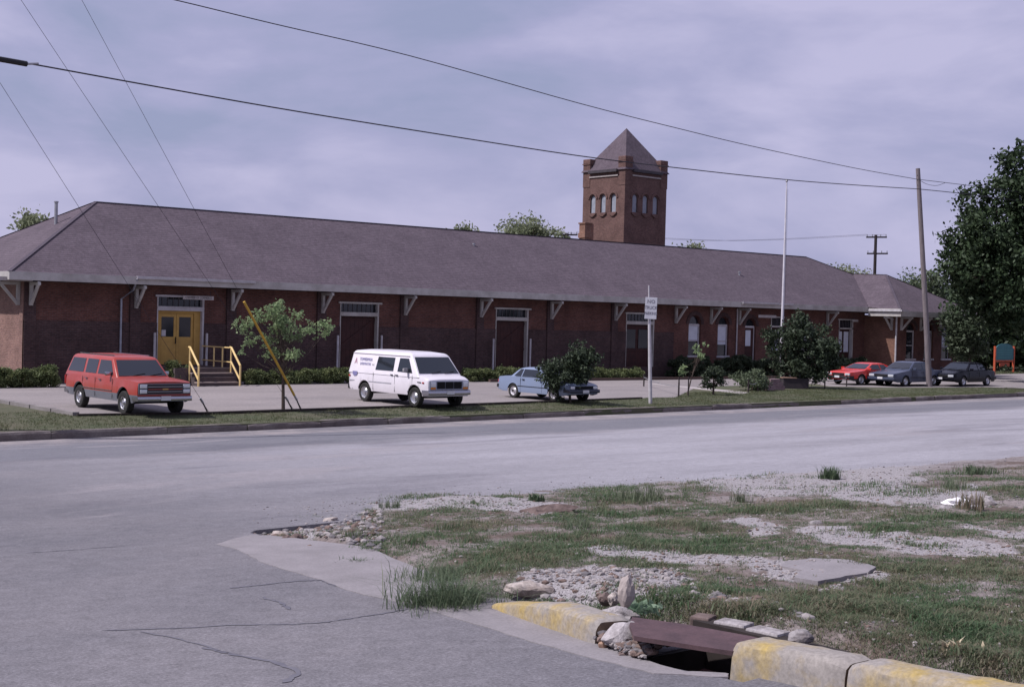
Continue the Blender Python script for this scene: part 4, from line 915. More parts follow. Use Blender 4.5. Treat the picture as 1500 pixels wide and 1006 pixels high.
for (x, y) in ((0, 0), (1, 0), (0, 1), (1, 1)):
    m = MB(); w = .74; x0 = TX-.03 if x == 0 else TX+TS+.03-w; y0 = TY-.03 if y == 0 else TY+TS+.03-w
    m.box((x0, y0, TZ-2.1), (x0+w, y0+w, TZ-.42)); m.box((x0-.05, y0-.05, TZ-.42), (x0+w+.05, y0+w+.05, TZ-.34)); m.box((x0-.02, y0-.02, TZ-.34), (x0+w+.02, y0+w+.02, TZ), bev=.05); m.box((x0+.04, y0+.04, TZ-2.4), (x0+w-.04, y0+w-.04, TZ-2.1)); to(m.build('corner_turret', M_TOWER, uv=True))
m = MB(); o = .14; ze = TZ-.98; ap = (TX+TS/2, TY+TS/2, TP); cs = [(TX-o, TY-o, ze), (TX+TS+o, TY-o, ze), (TX+TS+o, TY+TS+o, ze), (TX-o, TY+TS+o, ze)]
for i in range(4): m.poly([cs[i], cs[(i+1) % 4], ap])
m.poly(cs[::-1]); trf = to(m.build('pyramid_roof', M_ROOF))
m = MB(); m.box((TX+.7, TY-.24, ze-.14), (TX+TS-.7, TY-.001, ze+.06)); m.box((TX-.24, TY+.7, ze-.14), (TX-.001, TY+TS-.7, ze+.06)); to(m.build('eave_gutter', noisy('dark_gutter', (.07, .06, .07), (.05, .045, .05), 3, .6)))
m = MB(); m.box((TX+.7, TY-.08, ze-.44), (TX+TS-.7, TY-.001, ze-.34)); m.box((TX-.08, TY+.7, ze-.44), (TX-.001, TY+TS-.7, ze-.34)); to(m.build('stone_band', noisy('stone_band', (.42, .38, .36), (.34, .3, .29), 3, .8)))
for a, b, z0, z1, _ in tops+topw[:3]:
    side = a > TX+TS+1 or (a, b, z0, z1, _) in topw; n = 12; c = (a+b)/2; zs = z1-(b-a)/2; r0 = (b-a)/2
    fx = (lambda q, lo, hi: [(lo if side else 0)]) 
    g_ = MB(); P_ = arch_poly(a, b, z1, .03, z0)
    if side: g_.prism([(u, z) for u, z in P_], TX+.10, TX+.13, 'x')
    else: g_.prism(P_, TY+.10, TY+.13, 'y')
    go = to(g_.build('arched_window', noisy('dim_blind', (.30, .32, .37), (.22, .24, .28), 3, .7)))
    h = MB()
    for k in range(n):
        A1, A2 = math.pi*k/n, math.pi*(k+1)/n; q = [(c+r*math.cos(t), zs+r*math.sin(t)) for r, t in ((r0+.22, A1), (r0+.22, A2), (r0+.08, A2), (r0+.08, A1))]
        h.prism(q, (TX if side else TY)-.07, (TX if side else TY)-.001, 'x' if side else 'y')
    to(h.build('window_hood', M_TOWER, uv=True)); h = MB(); sl = [(a-.14, z0), (b+.14, z0), (b+.12, z0-.10), (c+.1, z0-.28), (c-.1, z0-.28), (a-.12, z0-.10)]; h.prism(sl, (TX if side else TY)-.10, (TX if side else TY)-.001, 'x' if side else 'y')
    to(h.build('window_sill', M_TOWER, uv=True))
ch = empty('brick_chimney', (70.6, 73.6, 3), 0, 'short orange brick chimney stack at the left foot of the tower', 'chimney')
d = ray(858, 335); p = d*(74.6/d.y); m = MB(); m.box((-.34, -.3, -2), (.3, .3, 4.2)); m.box((-.4, -.36, 3.9), (.36, .36, 4.25)); m.box((-.34, -.3, 4.25), (.3, .3, 4.9)); m.box((-.4, -.36, 4.9), (.36, .36, 5.0)); o = m.build('stack', M_CHIM, ch, uv=True)
zc = ray(858, 326.5); zc = zc*(73.6/zc.y); ch.location = (zc.x, zc.y, zc.z-5.0)
# ------------------------------------------------------------------ vehicles
def carpaint(name, col, rough=.3, dirt=.12):
    m = noisy(name, col, tuple(c*(1-dirt)+.25*dirt for c in col), 1.6, rough, spec=.35); m.node_tree.nodes['Principled BSDF'].inputs['Coat Weight'].default_value = .22; m.node_tree.nodes['Principled BSDF'].inputs['Coat Roughness'].default_value = .12; return m
M_RED = carpaint('faded_red_paint', (.34, .040, .026)); M_SIL = carpaint('silver_grey_paint', (.13, .14, .165)); M_VAN = carpaint('white_van_paint', (.72, .68, .72)); M_BLU = carpaint('pale_blue_paint', (.20, .25, .36))
M_RED2 = carpaint('bright_red_paint', (.55, .03, .02), .22); M_SLATE = carpaint('slate_blue_paint', (.048, .058, .095), .25, .03); M_BLK = principled('black_paint', (.006, .006, .010), .2, 0, .16); M_NAVY = carpaint('dark_navy_paint', (.018, .022, .045), .2, .02)
M_TYRE = noisy('tyre_rubber', (.022, .022, .022), (.035, .033, .03), 8, .85); M_CHROME = principled('chrome', (.42, .42, .46), .22, 1.0); M_HUB = principled('wheel_metal', (.50, .50, .52), .32, .85); M_BLKP = principled('black_plastic', (.018, .018, .02), .5)
M_CGL = principled('car_glass', (.012, .016, .022), .04, 0, .9); M_LAMP = principled('headlamp_glass', (.62, .64, .66), .12, .2, .9); M_AMB = principled('amber_lens', (.6, .2, .02), .3); M_REDL = principled('red_lens', (.35, .02, .02), .3)
M_UND = principled('underbody', (.012, .012, .012), .9); M_PLATE_W = principled('licence_plate', (.6, .6, .62), .5)
def interp(P, x):
    if x <= P[0][0]: return P[0][1]
    for (a, b), (c, d) in zip(P, P[1:]):
        if x <= c: return b+(d-b)*((x-a)/(c-a) if c > a else 0)
    return P[-1][1]
def vehicle(label, cat, name, spec):
    """spec keys: L, W(half), top [(x,z)], bot z, wid [(x,w)], levels, arches (xr, xf, r, z), gh greenhouse dict, paint, lower"""
    S = spec; root = empty(name, (0, 0, 0), 0, label, cat); L_ = S['L']; xr, xf, ra, zc = S['arch']
    xs_ = sorted(set([round(-L_/2+L_*i/60, 4) for i in range(61)]+[round(c+ra*math.cos(math.pi*k/14), 4) for c in (xr, xf) for k in range(15)]+[c+s*(ra+.002) for c in (xr, xf) for s in (-1, 1)]+[a for a, _ in S['top']]))
    xs_ = [x for x in xs_ if -L_/2 <= x <= L_/2]; rings = []
    for x in xs_:
        w = interp(S['wid'], x); zt = interp(S['top'], x); zb = interp(S['bot'], x)
        for c in (xr, xf):
            if abs(x-c) < ra: zb = max(zb, zc+math.sqrt(max(0, ra*ra-(x-c)**2)))
        lv = S['levels']; zs = [zb]+[max(z, zb+.012*(k+1)) for k, z in enumerate(lv)]
        zs = [min(z, zt-.02*(len(zs)-k)) for k, z in enumerate(zs)]
        f = S.get('sect', [.985, 1.0, .995, .985]); ring = [(w*f[0]-.0, zs[0]), (w*f[0], zs[0]+.001)]
        ring = [(w*ff, z) for ff, z in zip(f, zs)]+[(w*.955, zt-.012), (w*.90, zt), (w*.5, zt+S.get('crown', .025)), (0, zt+S.get('crown', .025)*1.2)]
        rings.append((x, ring))
    mb = MB(); m_ = len(rings[0][1])
    for side in (-1, 1):
        b0 = len(mb.v)
        for x, r in rings:
            for y, z in r: mb.v.append((x, y*side, z))
        for i in range(len(rings)-1):
            for k in range(m_-1):
                a = b0+i*m_+k; mb.f.append((a, a+m_, a+m_+1, a+1)); mb.m.append(1 if (k < S.get('lowband', 0)) else 0)
    n0 = len(rings)*m_
    for i in (0, len(rings)-1): mb.f.append(tuple(i*m_+k for k in range(m_))+tuple(n0+i*m_+k for k in range(m_-1))[::-1]); mb.m.append(0)
    body = mb.build('body', [S['paint'], S.get('lower', S['paint'])], root, smooth=True)
    wmin = S['W']-.26; u = MB(); zu = S['bot'][0][1]+.03
    u.box((-L_/2+.08, -wmin, zu), (L_/2-.08, wmin, zc+ra*.75)); u.box((xr+ra+.02, -S['W']+.05, zu), (xf-ra-.02, S['W']-.05, zc+.3)); u.box((xr-.07, -wmin-.1, zc-.06), (xr+.07, wmin+.1, zc+.06)); u.box((xf-.07, -wmin-.1, zc-.06), (xf+.07, wmin+.1, zc+.06)); u.build('underbody', M_UND, root)
    # greenhouse
    g_ = S['gh']; mb = MB(); bot, topp = g_['base'], g_['roof']       # (xrear, xfront, halfwidth, z)
    def hw(z): t = (z-bot[3])/(topp[3]-bot[3]); return bot[2]+(topp[2]-bot[2])*t
    def xe(z, e): t = (z-bot[3])/(topp[3]-bot[3]); return bot[e]+(topp[e]-bot[e])*t
    n = 14; G_ = []
    lv2 = [bot[3]-.06, bot[3], topp[3]-.10, topp[3]-.035, topp[3]]
    bm = bmesh.new(); cr = g_.get('crown', .05); NU = 10
    rr = []
    for li, z in enumerate(lv2):
        sh = [0, 0, 0, .012, .06][li]; x0, x1, w = xe(z, 0)+sh*1.2, xe(z, 1)-sh*1.2, hw(z)-sh
        rad_ = .06 if li < 3 else .10; ring = []
        for cx, cy, a0 in ((x1, w, 0), (x0, w, 90), (x0, -w, 180), (x1, -w, 270)):
            sx = -1 if cx == x1 else 1; sy = -1 if cy == w else 1
            for k in range(4):
                a = rad(a0+30*k); ring.append(bm.verts.new((cx+sx*rad_+rad_*math.cos(a), cy+sy*rad_+rad_*math.sin(a), z)))
        rr.append(ring)
    for i in range(len(rr)-1):
        for k in range(16): bm.faces.new((rr[i][k], rr[i][(k+1) % 16], rr[i+1][(k+1) % 16], rr[i+1][k]))
    x0, x1, w = xe(topp[3], 0), xe(topp[3], 1), hw(topp[3]); cen = [v.co.copy() for v in rr[-1]]; inner = [bm.verts.new(((c.x-(x0+x1)/2)*.72+(x0+x1)/2, c.y*.62, c.z+cr*.8)) for c in cen]
    for k in range(16): bm.faces.new((rr[-1][k], rr[-1][(k+1) % 16], inner[(k+1) % 16], inner[k]))
    cv = bm.verts.new(((x0+x1)/2, 0, topp[3]+cr))
    for k in range(16): bm.faces.new((inner[k], inner[(k+1) % 16], cv))
    bm.verts.index_update(); mb.raw([v.co[:] for v in bm.verts], [[v.index for v in f.verts] for f in bm.faces]); bm.free()
    mb.build('cabin', S['paint'] if not g_.get('roofpaint') else g_['roofpaint'], root, smooth=True)
    o = .009
    for poly in g_['side']:
        for s in (-1, 1):
            mb = MB(); a = [(x, s*(hw(z)+o), z) for x, z in poly]; b = [(x, s*(hw(z)-.02), z) for x, z in poly]; n = len(a); mb.raw(a+b, [tuple(range(n))]+[(i, (i+1) % n, n+(i+1) % n, n+i) for i in range(n)]); mb.build('side_window', M_CGL, root)
    for e, nm, (zl, zh), ins in ((1, 'windshield', g_['ws'], .07), (0, 'rear_window', g_['rw'], .10)):
        sg = 1 if e else -1; zm = zh; P_ = [(zl, hw(zl)-ins), (zl, -hw(zl)+ins), (zm, -hw(zm)+ins+.02), (zm, hw(zm)-ins-.02)]
        mb = MB(); a = [(xe(z, e)+sg*o, y, z+.004) for z, y in P_]; b = [(xe(z, e)-sg*.02, y, z) for z, y in P_]; mb.raw(a+b, [(0, 1, 2, 3)]+[(i, (i+1) % 4, 4+(i+1) % 4, 4+i) for i in range(4)]); wo = mb.build(nm, M_CGL, root)
        if e:
            for y0 in (-.35, .25):
                z0 = zl+.01; w_ = MB(); w_.bar((xe(z0, 1)+.03, y0, z0), (xe(z0+.07, 1)+.025, y0+.45, z0+.07), .02, .015); w_.build('wiper', M_BLKP, wo)
    # wheels
    rw = S['wheel']
    for x in (xr, xf):
        for s in (-1, 1):
            wr = empty('wheel', (x, s*(S['W']-.115), rw)); wr.parent = root; wd = S.get('tw', .2)
            t = MB(); ri = rw*S.get('rimf', .60); t.lathe([(ri, -wd/2+.01), (ri+.02, -wd/2), (rw*.93, -wd/2+.005), (rw, -wd/2+.035), (rw, wd/2-.035), (rw*.93, wd/2-.005), (ri+.02, wd/2), (ri, wd/2-.01), (ri, -wd/2+.01)], 28); t.build('tyre', M_TYRE, wr, smooth=True)
            t = MB(); q = s; t.lathe([(ri, q*(wd/2-.015)), (ri-.02, q*(wd/2-.05)), (ri*.72, q*(wd/2-.06)), (ri*.55, q*(wd/2-.03)), (ri*.38, q*(wd/2-.035)), (ri*.30, q*(wd/2+.005)), (0.001, q*(wd/2+.01))], 28); t.build('rim', S.get('rim', M_HUB), wr, smooth=True)
            if S.get('slots'):
                t = MB()
                for k in range(8): a = k*math.pi/4; t.tube([(ri*.8*math.cos(a), q*(wd/2-.058), ri*.8*math.sin(a)), (ri*.8*math.cos(a), q*(wd/2-.045), ri*.8*math.sin(a))], ri*.12, 8)
                t.build('rim_hole', M_DARK, wr)
            if S.get('darkhub'): t = MB(); t.tube([(0, q*(wd/2-.01), 0), (0, q*(wd/2+.015), 0)], ri*.3, 12); t.build('hub_cap', M_BLKP, wr)
    # trim
    H = L_/2
    for nm, e, zz, hh, dp, mt, ww in S['bumpers']:
        s = e; m = MB(); w = ww; x0 = s*(H+.0); pts = [(x0-s*.30, w), (x0+s*dp*.6, w*.97), (x0+s*dp, w*.80), (x0+s*dp, -w*.80), (x0+s*dp*.6, -w*.97), (x0-s*.30, -w)]
        pi = [(x0-s*.30, w-.03), (x0+s*.01, w-.06), (x0+s*.01, -w+.06), (x0-s*.30, -w+.03)]
        for z0, z1, k in ((zz-hh/2, zz+hh/2, 0),):
            ring = [(pts, z0+.012, -.012), (pts, z0+.03, 0), (pts, z1-.03, 0), (pts, z1, -.02)]
            vs = []
            for P_, z, dd in ring: vs += [(px+s*dd, py, z) for px, py in P_]
            fs = [(r*6+i, r*6+i+1, (r+1)*6+i+1, (r+1)*6+i) for r in range(3) for i in range(5)]; m.raw(vs, fs); m.raw([(px, py, z1) for px, py in pts]+[(px, py, z1) for px, py in pi[::-1]], [tuple(range(10))]); m.raw([(px, py, z0+.012) for px, py in pts]+[(px, py, z0+.012) for px, py in pi[::-1]], [tuple(range(10))])
        m.build(nm, mt, root, smooth=True)
    for nm, lo, hi, mt, bev, sym in S['boxes']:
        for s in ((-1, 1) if sym else (1,)):
            m = MB(); a, b = sorted((lo[1]*s, hi[1]*s)); m.box((lo[0], a, lo[2]), (hi[0], b, hi[2]), bev=bev); m.build(nm, mt, root, smooth=bev > 0)
    for xm, zm, ym in S.get('mirrors', []):
        for s in (-1, 1): m = MB(); m.box((xm-.05, min(s*ym, s*(ym+.2)), zm-.0), (xm+.06, max(s*ym, s*(ym+.2)), zm+.13), bev=.025); m.bar((xm+.02, s*(ym-.12), zm-.03), (xm, s*(ym+.05), zm+.03), .03, .03); m.build('wing_mirror', S.get('mirrmat', M_CHROME), root, smooth=True)
    for xd in S.get('seams', []):       # door shut lines as thin dark strips following the side
        for s in (-1, 1):
            w = interp(S['wid'], xd); m = MB(); pz = [z for z in (interp(S['bot'], xd)+.06, S['levels'][1], S['levels'][-1], interp(S['top'], xd)-.06)]
            for a, b in zip(pz, pz[1:]): m.bar((xd, s*(w*1.0-.004), a), (xd, s*(w*.995-.004), b), .012, .012, up=(1, 0, 0))
            m.build('door_seam', M_BLKP, body)
    return root
def place(root, front_px, rear_px, wb, side, xf, W, zg=-3.2+.01, heading=None, zs=.93, ys=1):
    """put the visible front wheel's ground contact at front_px; turn so the rear wheel falls on rear_px's column"""
    Pf = G(*front_px, zg); best = None
    if heading is None:
        for k in range(-1800, 1800):
            h = rad(k/10); r_ = Vector((Pf.x-wb*math.cos(h), Pf.y-wb*math.sin(h), zg)); d = r_.dot(CF)
            # front must look towards the camera
            if math.cos(h)*Pf.x+math.sin(h)*Pf.y > 0: continue
            px = 750+FPX*r_.dot(CR)/d; lat = math.sin(h)*Pf.x-math.cos(h)*Pf.y
            if (lat > 0) != (side > 0): continue
            e = abs(px-rear_px)
            if best is None or e < best[0]: best = (e, h)
        h = best[1]
    else: h = heading
    # wheel contact local: (xf, side*(W-.03))
    lx, ly = xf, side*(W-.05); root.location = (Pf.x-(lx*math.cos(h)-ly*math.sin(h)), Pf.y-(lx*math.sin(h)+ly*math.cos(h)), zg); root.rotation_euler = (0, 0, h)
    root.scale = (1, ys, zs)
    print(root.name, 'heading', math.degrees(h), tuple(round(c, 2) for c in root.location))
# --- suburban-type wagon
H = 2.72
wag = vehicle('faded red and silver-grey station wagon parked beside the grass strip below the yellow doors', 'station wagon', 'station_wagon', dict(L=5.44, W=.98, paint=M_RED, lower=M_SIL, lowband=2,
    top=[(-2.72, .98), (-2.66, 1.12), (1.05, 1.17), (1.15, 1.17), (2.2, 1.12), (2.66, 1.09), (2.72, 1.06)], bot=[(-2.72, .44), (-2.3, .40), (2.4, .40), (2.72, .50)], wid=[(-2.72, .88), (-2.6, .95), (-2.2, .985), (2.2, .985), (2.6, .955), (2.72, .93)],
    levels=[.56, .66, .92], sect=[.95, .985, 1.0, .99], arch=(-1.47, 1.83, .47, .40), crown=.03, wheel=.38, tw=.24, rimf=.56, slots=True,
    gh=dict(base=(-2.66, 1.30, .93, 1.14), roof=(-2.36, .62, .77, 1.80), crown=.05, ws=(1.20, 1.70), rw=(1.2, 1.68), side=[[(-2.48, 1.22), (-1.28, 1.22), (-1.28, 1.68), (-2.28, 1.68)], [(-1.12, 1.22), (-.30, 1.22), (-.30, 1.68), (-1.12, 1.68)], [(-.16, 1.22), (.98, 1.22), (.60, 1.68), (-.16, 1.68)]]),
    bumpers=[('front_bumper', 1, .55, .17, .12, M_CHROME, .97), ('rear_bumper', -1, .52, .16, .10, M_CHROME, .95)],
    boxes=[('grille_surround', (H-.02, -.90, .70), (H+.045, .90, 1.03), noisy('shaded_grille_grey', (.11, .115, .14), (.08, .085, .1), 4, .4), .01, False), ('grille', (H+.045, -.60, .73), (H+.055, .60, 1.0), M_BLKP, 0, False), ('grille_bar', (H+.055, -.60, .775), (H+.068, .60, .79), M_CHROME, 0, False), ('grille_bar', (H+.055, -.60, .93), (H+.068, .60, .945), M_CHROME, 0, False), ('grille_bar', (H+.055, -.6, .845), (H+.07, .6, .87), M_RED, 0, False),  # grille surround darker than chrome, shade on the nose put into its colour
        ('emblem', (H+.07, -.10, .835), (H+.08, .10, .88), principled('gold_emblem', (.55, .32, .12), .4, .6), .004, False), ('headlight', (H+.045, .63, .89), (H+.075, .86, 1.01), M_LAMP, .01, True), ('headlight', (H+.045, .63, .73), (H+.075, .86, .85), M_LAMP, .01, True), ('licence_plate', (H+.125, -.17, .50), (H+.135, .17, .64), M_PLATE_W, 0, False),
        ('side_trim', (-1.2, .985, .70), (1.05, .998, .73), M_CHROME, 0, True), ('door_handle', (.05, .97, 1.03), (.2, 1.01, 1.06), M_CHROME, .006, True), ('door_handle', (-.98, .97, 1.03), (-.83, 1.01, 1.06), M_CHROME, .006, True), ('tail_light', (-H-.02, .78, .75), (-H+.04, .93, 1.05), M_REDL, .01, True), ('roof_rail', (-2.2, .60, 1.82), (.4, .63, 1.85), M_CHROME, 0, True)],
    mirrors=[(.82, 1.20, .92)], seams=[1.05, -.23, -1.2]))
place(wag, (178, 607), 113.5, 3.3, -1, 1.83, .98, ys=.92)
# --- cargo van
H = 2.5
van = vehicle('white cargo van with blue side lettering parked behind the grass strip', 'van', 'cargo_van', dict(L=5.0, W=1.0, paint=M_VAN,
    top=[(-2.5, 1.10), (-2.46, 1.2), (1.6, 1.2), (1.75, 1.19), (2.2, 1.12), (2.46, 1.04), (2.5, 1.0)], bot=[(-2.5, .42), (2.5, .42)], wid=[(-2.5, .93), (-2.4, .98), (-2, 1.0), (1.9, 1.0), (2.35, .96), (2.5, .92)],
    levels=[.55, .75, 1.0], sect=[.96, .99, 1.0, .99], arch=(-1.40, 1.75, .43, .37), wheel=.36, tw=.22, rimf=.62,
    gh=dict(base=(-2.48, 1.98, .985, 1.14), roof=(-2.34, 1.32, .84, 1.93), crown=.07, ws=(1.22, 1.80), rw=(1.25, 1.75), side=[[(-.72, 1.24), (.42, 1.24), (.42, 1.74), (-.64, 1.74)], [(.68, 1.24), (1.60, 1.22), (1.26, 1.74), (.72, 1.74)]]),
    bumpers=[('front_bumper', 1, .55, .18, .12, M_CHROME, .98), ('rear_bumper', -1, .52, .18, .12, M_BLKP, .96)],
    boxes=[('grille_surround', (H-.03, -.88, .66), (H+.04, .88, .98), noisy('grey_grille', (.30, .32, .38), (.24, .26, .3), 4, .5), .015, False), ('grille', (H+.04, -.56, .70), (H+.05, -.20, .95), M_DARK, 0, False), ('grille', (H+.04, -.18, .70), (H+.05, .18, .95), M_DARK, 0, False), ('grille', (H+.04, .20, .70), (H+.05, .56, .95), M_DARK, 0, False),
        ('headlight', (H+.03, .62, .76), (H+.06, .84, .96), M_LAMP, .02, True), ('turn_signal', (H+.03, .62, .68), (H+.055, .84, .75), M_AMB, .008, True), ('licence_plate', (H+.125, -.17, .50), (H+.135, .17, .62), M_PLATE_W, 0, False), ('side_trim', (-1.1, .995, .76), (.35, 1.008, .80), noisy('grey_strip', (.35, .34, .38), (.3, .3, .33), 4, .6), 0, True),
        ('side_trim', (-2.4, .99, .76), (-2.05, 1.004, .80), MATS['grey_strip'], 0, True), ('door_handle', (.30, .99, 1.09), (.44, 1.03, 1.12), M_BLKP, .006, True), ('door_handle', (.62, .99, 1.09), (.76, 1.03, 1.12), M_BLKP, .006, True), ('drip_rail', (-2.3, .865, 1.815), (1.3, .885, 1.835), noisy('rail_grey', (.5, .47, .5), (.42, .4, .42), 4, .6), 0, True), ('marker_light', (-2.44, .985, .92), (-2.34, 1.0, .99), M_REDL, .004, True), ('badge', (1.93, .985, .90), (2.14, 1.0, .93), M_BLKP, 0, True), ('marker_light', (2.2, .965, .88), (2.3, .985, .93), M_REDL, .004, True)],
    mirrors=[(1.32, 1.26, .98)], mirrmat=noisy('grey_mirror', (.30, .29, .3), (.2, .2, .22), 4, .4), seams=[.55, -.82, 1.62]))
INK = principled('faded_blue_ink', (.20, .19, .36), .7); INK2 = principled('faded_red_ink', (.42, .22, .28), .7)
# lettering follows the leaning upper side; right side is -y
def vside(z): t = (z-1.14)/(1.93-1.14); return .985+(.84-.985)*t
tl = math.atan2(.985-.84, .79)
for s_, x_, z_, h_, mt_, sx_ in (('TOMMERMASH', -1.42, 1.60, .17, INK, .72), ('EXTERMINATORS', -1.42, 1.43, .14, INK, .64), ('INC', -.90, 1.42, .09, principled('grey_ink', (.3, .3, .3), .7), 1)):
    for s in (-1, 1):
        o = text_obj('lettering', s_, h_, mt_, van, (x_, s*(vside(z_)+.012), z_), (math.pi/2-tl, 0, 0 if s < 0 else math.pi), .002, sx=sx_)
o = text_obj('lettering', 'A', .34, INK2, van, (-2.06, -(vside(1.52)+.012), 1.52), (math.pi/2-tl, 0, 0), .002, sx=.8)
m = MB(); m.box((-2.16, -1.012, 1.0), (-1.86, -1.0, 1.13)); m.box((-2.10, -1.012, .96), (-1.92, -1.0, .998)); m.build('blue_decal', INK, van)
place(van, (605.5, 596), 532.5, 3.15, -1, 1.75, 1.0, ys=.95, zs=.955)
# --- light blue coupe
H = 2.15
cou = vehicle('pale blue two-door coupe partly hidden behind a dark bushy shrub', 'coupe', 'coupe', dict(L=4.3, W=.83, paint=M_BLU,
    top=[(-2.15, .78), (-2.1, .88), (-1.2, .93), (.6, .93), (1.2, .88), (2.05, .74), (2.15, .66)], bot=[(-2.15, .36), (-1.8, .28), (1.8, .26), (2.15, .34)], wid=[(-2.15, .76), (-2.0, .81), (-1.5, .83), (1.4, .83), (1.95, .79), (2.15, .72)],
    levels=[.36, .52, .72], arch=(-1.14, 1.29, .34, .30), wheel=.31, tw=.19, rimf=.62, rim=principled('alloy', (.62, .60, .62), .4, .5), darkhub=True,
    gh=dict(base=(-1.42, .82, .76, .90), roof=(-.92, .12, .60, 1.31), crown=.035, ws=(.95, 1.26), rw=(.95, 1.25), side=[[(-1.16, .95), (-.74, .95), (-.70, 1.25), (-.86, 1.25)], [(-.68, .95), (.56, .95), (.18, 1.25), (-.64, 1.25)]]),
    bumpers=[('front_bumper', 1, .46, .15, .12, M_NAVY, .80), ('rear_bumper', -1, .48, .15, .10, M_BLKP, .80)],
    boxes=[('grille', (H-.04, -.45, .55), (H+.02, .45, .66), M_DARK, .01, False), ('headlight', (H-.06, .48, .55), (H+.015, .70, .67), M_LAMP, .02, True), ('licence_plate', (H+.12, -.16, .40), (H+.13, .16, .52), M_PLATE_W, 0, False), ('front_panel', (H-.05, -.72, .53), (H+.0, .72, .69), M_NAVY, .01, False), ('side_trim', (-.85, .825, .52), (.8, .838, .545), M_BLKP, 0, True), ('door_handle', (-.58, .815, .80), (-.44, .845, .84), M_BLKP, .005, True), ('tail_light', (-H-.01, .5, .62), (-H+.05, .76, .76), M_REDL, .01, True), ('window_edge', (-1.0, .745, .915), (.75, .785, .935), M_BLKP, 0, True)],
    mirrors=[(.48, .92, .76)], mirrmat=M_BLKP, seams=[.62, -.68]))
place(cou, (811, 588), 752, 2.43, -1, 1.29, .83)
# --- red, slate and black cars on the right
def sedan(label, cat, name, paint, L_=4.6, W_=.87, hatch=False, roofz=1.38, belt=.92, wb=2.65, grille=True, low=None):
    H = L_/2; xr, xf = -wb/2-.05, wb/2-.0
    if hatch: gh = dict(base=(-H+.25, .95, .80, belt-.01), roof=(-.95, -.02, .60, roofz), crown=.03, ws=(belt+.05, roofz-.06), rw=(belt+.06, roofz-.06), side=[[(-1.30, belt+.04), (-.55, belt+.04), (-.52, roofz-.08), (-.92, roofz-.08)], [(-.48, belt+.04), (.62, belt+.04), (.12, roofz-.08), (-.45, roofz-.08)]])
    else: gh = dict(base=(-H+.85, .98, .80, belt-.01), roof=(-1.02, .20, .62, roofz), crown=.035, ws=(belt+.05, roofz-.06), rw=(belt+.05, roofz-.06), side=[[(-1.22, belt+.04), (-.42, belt+.04), (-.42, roofz-.08), (-1.02, roofz-.08)], [(-.34, belt+.04), (.68, belt+.04), (.28, roofz-.08), (-.34, roofz-.08)]])
    bx = [('grille', (H-.03, -.40, .56), (H+.02, .40, .70), M_BLKP, .008, False), ('headlight', (H-.06, .44, .56), (H+.012, .76, .70), M_LAMP, .02, True), ('licence_plate', (H+.10, -.16, .42), (H+.11, .16, .54), M_PLATE_W, 0, False), ('side_trim', (xr+.42, W_-.005, .50), (xf-.42, W_+.01, .54), M_BLKP, 0, True), ('door_handle', (-.28, W_-.02, .80), (-.14, W_+.015, .83), M_BLKP, .005, True), ('tail_light', (-H-.01, .5, .66), (-H+.06, W_-.08, .82), M_REDL, .01, True), ('window_edge', (-1.2, .775, belt-.01), (.85, .81, belt+.012), M_BLKP, 0, True)]
    if grille: bx += [('grille_surround', (H+.0, -.43, .69), (H+.03, .43, .715), M_CHROME, .004, False)]
    return vehicle(label, cat, name, dict(L=L_, W=W_, paint=paint, lower=low or paint, lowband=1, top=[(-H, .80), (-H+.06, .92), (-1.3, belt+.01), (.8, belt), (1.3, belt-.05), (H-.12, .76), (H, .68)], bot=[(-H, .34), (-H+.3, .26), (H-.3, .24), (H, .32)], wid=[(-H, W_-.10), (-H+.2, W_-.02), (-1.4, W_), (1.4, W_), (H-.25, W_-.05), (H, W_-.14)],
        levels=[.38, .54, .74], arch=(xr, xf, .35, .31), wheel=.31, tw=.2, rimf=.64, gh=gh, bumpers=[('front_bumper', 1, .45, .17, .10, M_BLKP if low else paint, W_-.02), ('rear_bumper', -1, .46, .17, .09, paint, W_-.02)], boxes=bx, mirrors=[(.62, belt+.0, W_-.05)], mirrmat=paint, seams=[.78, -.38]))
red = sedan('bright red low hatchback parked nearest the brick planter, nose to the left', 'hatchback', 'hatchback', M_RED2, 4.4, .86, True, 1.28, .88, 2.5, False, M_BLKP)
place(red, (1261, 564), 0, 2.5, 1, 1.25, .86, heading=rad(178))
gry = sedan('slate blue-grey sedan partly hidden behind the wooden utility pole', 'sedan', 'sedan', M_SLATE, 4.9, .89, False, 1.42, .95, 2.75)
place(gry, (1326, 566), 0, 2.75, 1, 1.375, .89, heading=rad(181))
blk = sedan('glossy black sedan, rightmost car of the parking lot', 'sedan', 'sedan', M_BLK, 4.75, .88, False, 1.40, .94, 2.7)
place(blk, (1411, 566), 0, 2.7, 1, 1.35, .88, heading=rad(183))
# ------------------------------------------------------------------ poles, wires, signs
def pole(px, py, ptop, label, r=.15, name='utility_pole', mat=None, zg=-3.2):
    b = G(px, py, zg); d = ray(*ptop); t = math.hypot(b.x, b.y)/math.hypot(d.x, d.y); tp = d*t
    rt = empty(name, b, 0, label, 'utility pole'); m = MB(); k = tp-b; m.tube([(0, 0, -.3), k*.3, k*.65, k], [r*1.1, r, r*.88, r*.78], 14); m.build('pole_shaft', mat or M_WOOD, rt, smooth=True); return rt, b, tp
rp, rb, rt_ = pole(1362, 566.5, (1344.5, 247), 'weathered brown wooden utility pole in front of the parked sedans', .15)
m = MB(); 
for z in (.35, .62, .9): m.bar(Vector((0, 0, 0))+(rt_-rb)*(1-z/ (rt_-rb).length)+Vector((-.16, 0, 0)), (rt_-rb)*(1-z/(rt_-rb).length)+Vector((.2, 0, 0)), .03, .03)
m.build('pole_bolt', M_METAL, rp)
